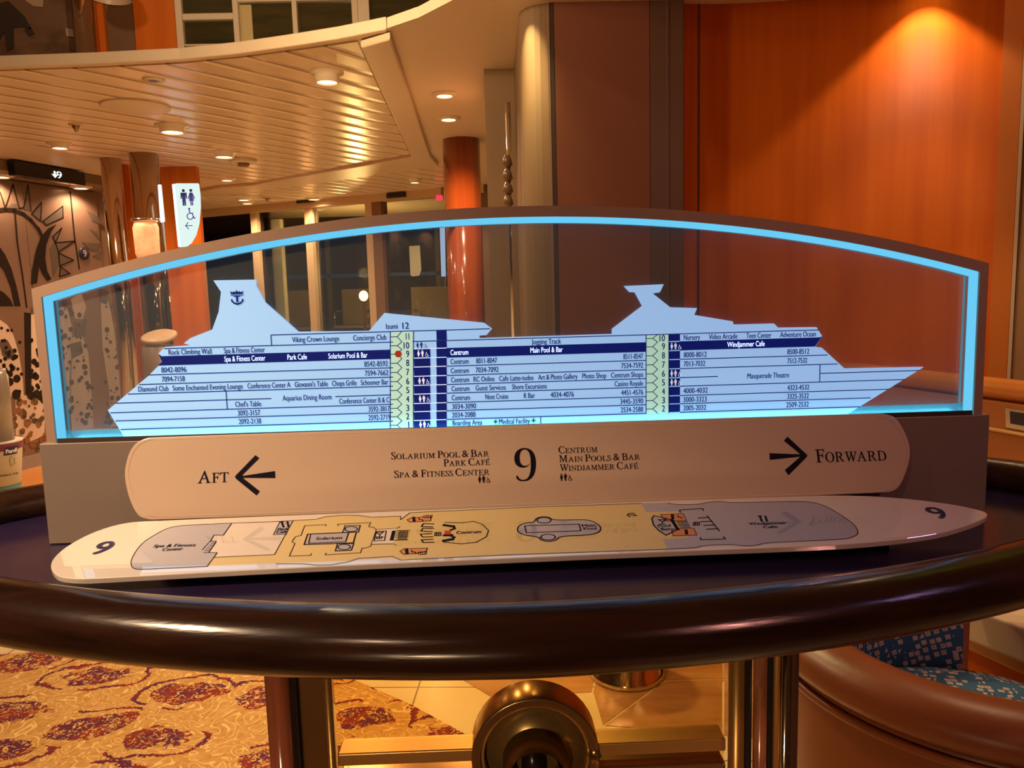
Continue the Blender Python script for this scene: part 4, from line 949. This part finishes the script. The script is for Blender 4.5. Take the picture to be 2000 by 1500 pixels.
TX = {10: [('Rock Climbing Wall',330,414),('Spa & Fitness Center',438,518),('Jogging Track',1038,1096),('Nursery',1335,1367),('Video Arcade',1384,1440),('Teen Center',1457,1506),('Adventure Ocean',1523,1593)],
 11: [('Viking Crown Lounge',571,663),('Concierge Club',690,755)],
 9: [('Spa & Fitness Center',439,519),('Park Cafe',562,600),('Solarium Pool & Bar',642,718),('Centrum',880,915),('Main Pool & Bar',1036,1099),('Windjammer Cafe',1420,1493)],
 8: [('8042-8096',316,365),('8542-8592',712,758),('Centrum',880,915.5),('8011-8047',930,971),('8511-8547',1217,1256),('8000-8012',1335,1380),('8500-8512',1537,1580)],
 7: [('7094-7158',317,362),('7594-7662',713,759),('Centrum',880.5,916),('7034-7092',929,974),('7534-7592',1213,1256),('7013-7032',1335,1377),('7512-7532',1537,1576)],
 6: [('Diamond Club',271,330),('Some Enchanted Evening Lounge',338,475),("Conference Center A",484,568),("Giovanni's Table",576,641),('Chops Grille',649,697),('Schooner Bar',705,759),('Centrum',881,916.5),('RC Online',925,966),('Cafe Latte-tudes',975,1042),('Art & Photo Gallery',1051,1128),('Photo Shop',1137,1184),('Centrum Shops',1193,1256)],
 5: [('Centrum',882,917),('Guest Services',929,988),('Shore Excursions',1000,1068),('Casino Royale',1200,1256)],
 4: [("Chef's Table",460,511),('Conference Center B & C',663,761),('Centrum',882.5,918),('Next Cruise',948,993),('R Bar',1023,1045),('4034-4076',1075,1121),('4451-4576',1213,1256),('4000-4032',1334,1382),('4323-4532',1537,1580)],
 3: [('3092-3157',465,509),('3592-3817',720,762),('3034-3090',883,930),('3445-3590',1211,1256),('3000-3323',1334,1380),('3325-3532',1537,1579)],
 2: [('2092-2138',467,511),('2592-2719',720,763),('2034-2088',883,929),('2534-2588',1212,1256),('2005-2032',1334,1379),('2509-2532',1535,1579)],
 1: [('Boarding Area',884,942),('Medical Facility',975,1035)]}
for n, L_ in TX.items():
    a, b = row(n); c = (a+b)/2-CAP/2
    if n == 1: c = rows[2]-.0017-CAP
    for s, p0, p1 in L_: sans(white if n == 9 else ink, s, Xr(p0, c), Xr(p1, c), c, CAP, txt, .008 if n == 9 else .035)
for s, p0, p1, zc in (('Aquarius Dining Room', 552, 648, rows[5]), ('Masquerade Theatre', 1459, 1541, rows[6]-.0005), ('Izumi', 754, 777, S(765, 638)[1]), ('12', 786, 799, S(792, 638)[1])):
    sans(ink, s, Xr(p0, zc), Xr(p1, zc), zc-CAP/2, CAP if s != '12' else .008, txt)
part(bandm, 'deck_band', M_ink, shp, label='navy band marking deck nine'); [part(q, 'shaft_column', M_ink, shp) for q in (blocks, shaft, blocks_fwd)]; part(linesm, 'deck_lines', M_ink, shp)
[part(q, 'number_column', mat('pale_green_film', (.34, .48, .38), .4, emit=(.46, .78, .62), estr=.62), shp, label='pale green column of deck numbers') for q in greens]
part(ink, 'lettering', M_ink, shp); part(white, 'white_lettering', mat('white_film', (.8, .85, .95), .4, emit=(.6, .72, 1), estr=.6), shp)
c = S(778, 692); part(MB().prism([(c[0]+.0043*cos(a), YS-.0006, c[1]+.0043*sin(a)) for a in [2*pi*i/24 for i in range(24)]], (0, -.0008, 0)), 'location_dot', mat('red_dot', (.35, .03, .012), .4, emit=(.6, .06, .02), estr=.2), shp)
crs = MB()
for px in (968, 1042):
    zc = rows[2]-.0017-CAP/2; xc = Xr(px, zc); rect(crs, xc-.003, xc+.003, zc-.001, zc+.001, YS-.0006); rect(crs, xc-.001, xc+.001, zc-.003, zc+.003, YS-.0006)
part(crs, 'cross_symbol', mat('green_cross', (.02, .32, .20), .4), shp)
# crown and anchor emblem on the funnel
em = MB(); c = S(463.5, 582); u = .0082
def emb(pts): em.prism([txt(c[0]+x*u, c[1]+z*u) for x, z in pts], (0, -.0002, 0))
emb([(-.95,.30),(.95,.30),(.95,.42),(-.95,.42)])
emb([(-.88,.50),(-1.0,1.0),(-.62,.78),(-.42,.98),(-.22,.78),(0,1.15),(.22,.78),(.42,.98),(.62,.78),(1.0,1.0),(.88,.50)])
emb([(-.16,.25),(.16,.25),(.16,-.72),(-.16,-.72)]); emb([(-.5,.25),(.5,.25),(.5,.10),(-.5,.10)])
arcp = [(-.9,-.15),(-.95,-.55),(-.55,-.95),(0,-1.15),(.55,-.95),(.95,-.55),(.9,-.15),(.62,-.38),(.70,-.50),(.42,-.72),(0,-.84),(-.42,-.72),(-.70,-.50),(-.62,-.38)]
emb(arcp)
part(em, 'emblem', M_ink, shp, label='navy crown and anchor emblem')

# beige direction panel, leaning in front of the base
PT, PB = Vector((0, -.0065, 1.1365)), Vector((0, -.034, 1.0385))
PU = (PT-PB).normalized(); PN = Vector((0, -PU.z, PU.y))     # normal to the viewer
def DP(px, py, off=0.0): return onp(px, py, PB+PN*off, PN)
po = [(289,1016),(268,1010),(250,971),(242,929),(246,903),(253,882),(265,866),(281,857.5),(300,854),(1709,807.5),(1730,809),(1748,815),(1762,832),(1776,864),(1779,888),(1772,920),(1758,951),(1746,960),(1729,964.5),(303,1017.5)]; po = soften(po, 60)
M_panel = mat('champagne_acrylic', (.47, .355, .265), .34, coat=.55, coatr=.02, spec=.4)
pn = part(MB().prism([DP(*p) for p in po], PN*-.006), 'direction_panel', M_panel, bevel=.0012)
eg = MB(); pc_ = (1011, 912)
stroke(eg, [DP(pc_[0]+(x-pc_[0])*.991, pc_[1]+(y-pc_[1])*.93, .0002) for x, y in po], .0008, PN, .0001, True)
part(eg, 'edge_line', mat('painted_edge_highlight', (.62, .48, .36), .3), pn)  # paler line painted for light on the bevelled edge
let = MB()
def pmap(px0, py0):       # local frame on the panel: x along the board, z up the board
    O_ = DP(px0, py0, .0004); return lambda x, z: O_+Vector((x, 0, 0))+PU*z
def pline(s, p0, y0, p1, y1, cap, small=.75):
    O_ = DP(p0, y0, .0004); O1 = DP(p1, y1, .0004); wv = (O1-O_); L = wv.length; d = wv.normalized()
    serif(let, s, 0, L, 0, cap, lambda x, z: O_+d*x+PU*z, small)
K = 1/1590
pline('Aft', 386, 945, 446, 942, 24*K, .80); part(let, 'lettering', M_blackink, pn); let = MB(); pline('Forward', 1594, 904, 1732, 900, 26*K, .76); part(let, 'lettering', M_blackink, pn); let = MB()
pline('Solarium Pool & Bar', 764, 898, 955, 892, 13.8*K); pline('Park Café', 866, 911.5, 957, 908.5, 13.8*K); pline('Spa & Fitness Center', 770, 934, 956, 928, 13.8*K)
part(let, 'lettering', M_blackink, pn); let = MB()
pline('Centrum', 1091, 886.5, 1167, 884, 13.8*K); pline('Main Pools & Bar', 1092, 903.5, 1250, 898.5, 13.8*K); pline('Windjammer Café', 1093, 921, 1247, 916, 13.8*K)
part(let, 'lettering', M_blackink, pn)
dn = MB(); O_ = DP(1006, 942, .0004); serif(dn, '9', 0, .027, 0, 66*K, lambda x, z: O_+Vector((x, 0, z*0))+PU*z); part(dn, 'deck_number', M_blackink, pn)
for px, py in ((934, 944), (1094, 940)):
    ic = MB(); O_ = DP(px, py, .0004); mp = lambda x, z: O_+Vector((x, 0, 0))+PU*z
    for i, pc in enumerate((PIC_WOMAN, PIC_MAN, PIC_WHEEL)): pict(ic, pc, i*.0050, 0, .0092, mp, PN*.0001)
    part(ic, 'restroom_symbol', M_blackink, pn)
def arrow(pts_px, name='arrow'):
    mb = MB()
    for p in pts_px: mb.prism([DP(x, y, .0002) for x, y in p], PN*.0003)
    part(mb, name, M_blackink, pn)
arrow([[(470,931),(537,921),(537.5,934.5),(470,934)], [(459,931),(499,890),(506.5,895.5),(474,928),(474,934),(507.5,960.5),(501,968.5),(461,936)]])
arrow([[(1503,886),(1565,888.5),(1565,892.5),(1503.5,899)], [(1577,890),(1538,854),(1531,861.5),(1563,888),(1563,893),(1533,919),(1540,929),(1575,894)]])

# deck plan board lying in front, tilted up towards the viewer
TL = radians(9); BB = atY(1000, 990, -.035); BN = Vector((0, -sin(TL), cos(TL))); BV = Vector((0, cos(TL), sin(TL)))
def D(px, py, off=0.0): return onp(px, py, BB+BN*off, BN)
bo = [(295,1017.5),(240,1021.5),(180,1040),(130,1067),(106,1088),(98,1103),(101,1116),(114,1127),(140,1131),(180,1131),(540,1111),(1040,1089),(1300,1078),(1545,1069),(1685,1062),(1825,1046),(1893,1026),(1924,1013),(1931,1005),(1919,998),(1860,985),(1755,972.5),(1650,967),(1510,970.5),(1000,990)]
def smooth_closed(P, k=3):
    for _ in range(k):
        Q = []
        for i in range(len(P)):
            a, b = P[i], P[(i+1) % len(P)]
            Q += [(a[0]*.75+b[0]*.25, a[1]*.75+b[1]*.25), (a[0]*.25+b[0]*.75, a[1]*.25+b[1]*.75)]
        P = Q
    return P
M_board = board_coat(mat('white_acrylic_board', (.70, .64, .56), .30, coat=1.0, coatr=.012, spec=.5))
bd = part(MB().prism([D(*p) for p in smooth_closed(bo, 2)], BN*-.007), 'deck_plan_board', M_board, bevel=.0012)
def zone(polys, name, m, lvl, lab=None):
    for p in polys:
        o = part(MB().prism([D(x, y, .00005+.00012*lvl) for x, y in p], BN*.0001), name, m, bd, label=lab)
    return o
def zmat(name, c): return board_coat(mat(name, c, .3, coat=1.0, coatr=.012))
M_zb = zmat('plan_grey_blue', (.36, .38, .46)); M_zy = zmat('plan_yellow', (.66, .52, .20)); M_zo = zmat('plan_orange', (.62, .20, .06)); M_zw = zmat('plan_pale', (.70, .64, .56))
spa = [(258,1109),(255,1101),(258,1090),(270,1070),(285,1056),(300,1047),(315,1038),(330,1031.5),(352,1027),(452.5,1022.5),(436,1046),(417.5,1046),(411,1058),(422.5,1058),(407.5,1080),(424,1080),(417.5,1089.5),(404.5,1107),(290,1112.5),(265,1113)]
spa_pts = spa; spa = soften(spa, 40, 2)
park = [(547,1019),(572.5,1017.5),(560,1044),(534,1045)]
wind = [(1252.5,984),(1304,983),(1317,986),(1340,986.5),(1367,985.5),(1380,982),(1400,980),(1414,980.5),(1426,983),(1562,979.5),(1590,982),(1612,989),(1632,1000),(1655,1015),(1671,1028),(1676,1039),(1674,1045),(1665,1050),(1650,1054),(1492,1061),(1482,1065.5),(1457,1067.5),(1429,1064),(1373,1066),(1363,1070.5),(1304,1073.5),(1294,1054),(1345,1051),(1322,999),(1262.5,1001)]
yel = [(404.5,1107),(417.5,1089.5),(536,1084),(572.5,1017.5),(617.5,1015),(635,1010),(670,1007),(702,1007.5),(725,1011),(782.5,1009),(782,1016),(801,1002),(1040,991),(1252.5,984),(1262.5,1001),(1322,999),(1372,994),(1417,1053.5),(1369,1055),(1294,1054),(1304,1073.5),(980,1085),(782.5,1094.5),(766,1087.5),(700,1091.5),(680,1098),(647.5,1104),(622,1105),(590,1102),(540,1102)]
zone([yel], 'open_deck_zone', M_zy, 0, 'yellow deck zone'); zone([spa, park, wind], 'venue_zone', M_zb, 1, 'grey blue venue zone')
zone([[(1290,1006),(1334,1004),(1341,1017.5),(1300,1019)], [(1311,1034),(1355,1032.5),(1361,1046),(1315,1047.5)], [(795,1016),(805,1011.5),(842,1010),(841,1018),(800,1020.5)], [(781,1077.5),(790,1072.5),(835,1071.5),(832.5,1077.5),(812,1082),(788,1083.5)]], 'restroom_zone', M_zo, 2, 'orange restroom zone')
wind_pts = wind; wind = soften(wind, 42, 2)
mpool = soften([(1010,1035),(1014,1027),(1025,1022.5),(1044,1020.5),(1046,1014),(1056,1010),(1072,1010.5),(1080,1017),(1137,1015.5),(1152,1017),(1165,1022.5),(1174,1031),(1172,1038),(1165,1042.5),(1147,1046),(1093,1048),(1087,1056),(1072,1058.5),(1056,1056),(1052,1049.5),(1025,1046),(1013,1041)], 75, 2)
pbar = [(1277.5,1008),(1312,1016),(1324,1035),(1300.5,1046),(1288,1038),(1277,1027),(1273,1014)]
def ell(px, py, rx, ry, n=28): return [(px+rx*cos(2*pi*i/n), py-ry*sin(2*pi*i/n)) for i in range(n)]
zone([mpool, pbar, [(674,1027.5),(703.5,1027),(700,1040),(669,1041)], [(659,1063),(691,1062.5),(686,1075.5),(655,1077)], [(607,1044),(681,1041),(676,1061),(596,1064.5)]], 'pool_zone', M_zb, 2, 'grey blue plan shape'); zone([[(735,1035),(776,1032.5),(769,1063),(725,1064)]], 'bar_zone', M_zw, 2)
def soften_open(P): return soften([P[0], P[0]]+list(P[1:-1])+[P[-1], P[-1]], 42, 2)[:-1]
oln = MB(); thick = MB()
def pl_(mb, P, wd=.0008, closed=False): stroke(mb, [D(x, y, .0005) for x, y in P], wd, BN, .0001, closed)
pl_(oln, spa, .0008, True); pl_(oln, [(452.5,1022.5),(547,1019),(572.5,1017.5),(536,1084),(417.5,1089.5)]); pl_(oln, [(547,1019),(534,1045),(560,1044)])
pl_(oln, [(572.5,1017.5)]+yel[4:13]); pl_(oln, [(1040,991),(1252.5,984)]); pl_(oln, yel[21:]); pl_(oln, yel[20:22]); pl_(oln, soften_open(wind_pts[1:26]))
pl_(oln, [(395,1075),(410,1058),(422,1058)]); pl_(oln, [(398,1080),(407,1080)])
for i in range(5): pl_(oln, [(400+i*3.0,1076-i*3.5),(409+i*3.0,1076.3-i*3.5)], .0007)
pl_(thick, mpool, .0015, True); pl_(thick, [(1025,1028),(1131,1024.5),(1134.5,1037.5),(1028,1041.5)], .0015, True); pl_(thick, ell(1062.5,1017,13.5,5.5), .0015, True); pl_(thick, ell(1070.5,1050,14,5.7), .0015, True)
pl_(thick, pbar, .0016, True); pl_(thick, [(1312,1016),(1324,1035)], .004)
pl_(oln, [(1290,1006),(1334,1004),(1341,1017.5),(1300,1019)], .0008, True); pl_(oln, [(1311,1034),(1355,1032.5),(1361,1046),(1315,1047.5)], .0008, True)
pl_(thick, [(1329,1001),(1327,997),(1372,994),(1374,998)], .0014); pl_(thick, [(1368,1051),(1369,1055),(1417,1053.5),(1413,1049)], .0014); pl_(thick, [(1381,1008),(1405,1038)], .0014)
for i in range(4): pl_(thick, [(1364+i*5.5,1012.5+i*7.3),(1384+i*6.0,1011.5+i*7.3)], .0017)
for i in range(5): pl_(oln, [(1322+i*1.5,1020+i*2.7),(1342+i*1.5,1019.4+i*2.7)], .0012)
pl_(thick, [(601,1044),(696,1040),(690,1061),(594,1064.5)], .0015, True); pl_(oln, [(607,1044),(603,1062),(675,1059),(681,1041)], .0014, True)
pl_(thick, [(674,1027.5),(703.5,1027),(700,1040),(669,1041)], .0013, True); pl_(thick, [(659,1063),(691,1062.5),(686,1075.5),(655,1077)], .0013, True); pl_(thick, ell(686,1034.2,12,5), .0013, True); pl_(thick, ell(672,1069.2,12,5.2), .0013, True)
pl_(oln, [(565,1087),(576,1062),(570,1059),(577,1049),(588,1046.5),(595,1027.5),(637,1025.5),(636,1028)]); pl_(oln, [(660,1028),(660,1024.5),(724,1021.5),(720,1029.5),(730,1031),(735,1035.5),(725,1064),(724,1067.5),(714,1071),(707,1071.5),(704,1080.5),(635,1084.5),(637,1081)]); pl_(oln, [(735,1035),(776,1032.5),(781,1029)]); pl_(oln, [(725,1064),(769,1063),(774,1066)]); pl_(oln, [(565,1087),(607,1085.5),(608,1082)])
pl_(thick, [(735,1039),(754.5,1038),(751,1056.5),(730.5,1057.5)], .0014, True)
pl_(thick, [(769,1039),(765,1055)], .0042); pl_(thick, [(770,1038),(800,1036.5)], .0012); pl_(thick, [(766,1056),(796,1055)], .0012)
for i in range(7): pl_(oln, [(780+i*2.7,1038),(777+i*2.7,1055.5)], .0007)
for i in range(3): pl_(oln, [(770,1042+i*4),(799-i,1041+i*4)], .0009)
for (x, y) in ((823,1025), (822,1034), (821,1048), (823,1059)):
    s_ = 5 if y < 1040 else -5
    pl_(thick, [(x+24,y-s_*.2),(x+4,y-s_*.3),(x,y+s_*.8),(x+22,y+s_*1.0)], .0015)
pl_(oln, [(795,1016),(805,1011.5),(842,1010),(841,1018),(800,1020.5)], .0009, True); pl_(oln, [(781,1077.5),(790,1072.5),(835,1071.5),(832.5,1077.5),(812,1082),(788,1083.5)], .0009, True)
for x0, y0 in ((826,1009.5), (815,1081)):
    pl_(oln, [(x0,y0),(x0+4,y0-2),(x0+18,y0-2.5),(x0+17,y0+2.5),(x0+3,y0+3)], .0008, True)
    for i in range(3): pl_(oln, [(x0+7+i*4,y0-2),(x0+6+i*4,y0+2.5)], .0006)
pl_(oln, [(869,1021),(900,1022),(925,1019),(942,1025),(954,1037),(950,1049),(930,1060),(900,1063),(866,1059.5)], .0011)
pl_(thick, [(868,1026.5),(885,1029)], .0048); pl_(thick, [(885,1028),(888,1033),(880,1036)], .003); pl_(thick, [(867,1057),(883,1054)], .0048); pl_(thick, [(883,1055),(887,1050),(878,1046.5)], .003); pl_(thick, [(868,1046.5),(882,1046)], .004)
for x0, y0, k in ((855, 1044, 1.0), (1360, 1024, 1.0)):
    pl_(oln, [(x0-6*k,y0+3),(x0-5*k,y0-3),(x0+6*k,y0-3.4),(x0+6*k,y0+2.6)], .0012, True); pl_(oln, [(x0-2*k,y0+2),(x0-2*k,y0-2)], .0014); pl_(oln, [(x0+2*k,y0+2),(x0+2*k,y0-2)], .0014)
pl_(oln, [(1243,1008),(1236,1003),(1228,1004),(1225,1007),(1230,1010)], .0014); pl_(oln, [(1230,1006.5),(1240,1008)], .0014)
part(oln, 'plan_lines', M_blackink, bd); part(thick, 'plan_heavy_lines', M_blackink, bd)
zone([[(868,1037.5),(880,1037.5),(881,1043.5),(868,1044.5)]], 'centrum_marker', mat('plan_red', (.5, .03, .02), .3), 3, 'red location marker')
lt = MB()
def dline(s, p0, p1, y0, y1, cap, off=.05):
    O_ = D(p0, y0, .0006); O1 = D(p1, y1, .0006); d = (O1-O_); L = d.length; d.normalize()
    sans(lt, s, 0, L, 0, cap, lambda x, z: O_+d*x+BV*z, off)
dline('Spa & Fitness', 298, 381, 1070, 1067.5, .0068); dline('Center', 315, 356, 1077, 1075, .0068)
dline('Park', 541, 563, 1037, 1036, .0068); dline('Cafe', 538, 561, 1042.5, 1041.5, .0068)
dline('Solarium', 616, 668, 1055.5, 1053.5, .0068); dline('Bar', 730, 749, 1054, 1053.2, .0068); dline('Centrum', 891, 940, 1043.5, 1041.5, .0068)
dline('Main', 1137, 1164, 1030, 1029, .0068); dline('Pool', 1140, 1166, 1036, 1035, .0068); dline('Pool', 1286, 1311, 1031, 1029.5, .0068); dline('Bar', 1292, 1312, 1037, 1036, .0068)
dline('Windjammer', 1464, 1537, 1026, 1024, .0060); dline('Cafe', 1492, 1520, 1032.5, 1031.5, .0060)
def glass_icon(px, py):
    pl_(lt, [(px-8,py-6),(px+7,py-7),(px,py-2),(px-8,py-6)], .0016); pl_(lt, [(px,py-2),(px-1,py+2.5)], .0014); pl_(lt, [(px-6,py+3),(px+5,py+2.4)], .0016)
glass_icon(742, 1047); glass_icon(1294, 1022)
def cutlery(px, py):
    pl_(lt, [(px-6,py-5),(px-4,py),(px-2,py+5)], .0024); pl_(lt, [(px-9,py-5),(px-3,py-5.3)], .0020); pl_(lt, [(px+5,py-5),(px+8,py+5)], .0024)
cutlery(556, 1025); cutlery(1490, 1014)
for px, py in ((1313, 1010), (1340, 1040), (808, 1015), (794, 1078)): pl_(lt, [(px,py-3.5),(px+1,py+3.5)], .0036)
for px, py in ((1326, 1011), (820, 1015.5), (806, 1079)): pl_(lt, [(px-2,py-3),(px-1,py),(px+4,py),(px+6,py+2.5)], .0014)
part(lt, 'lettering', M_blackink, bd)
for px, py in ((171, 1083.5), (1828, 1013.5)):
    mb = MB(); O_ = D(px, py, .0006); k9 = .020
    sans(mb, '9', 0, k9, 0, .030, lambda x, z: O_+Vector((1, 0, 0))*x+BV*z, .045); part(mb, 'deck_number', mat('plan_ink', (.025, .022, .10), .4), bd)
# added foot that carries the board, black like the shade beneath it
part(MB().box((-.40, -.10, 1.0), (.43, -.006, 1.018)), 'board_support', M_black, bevel=.002)
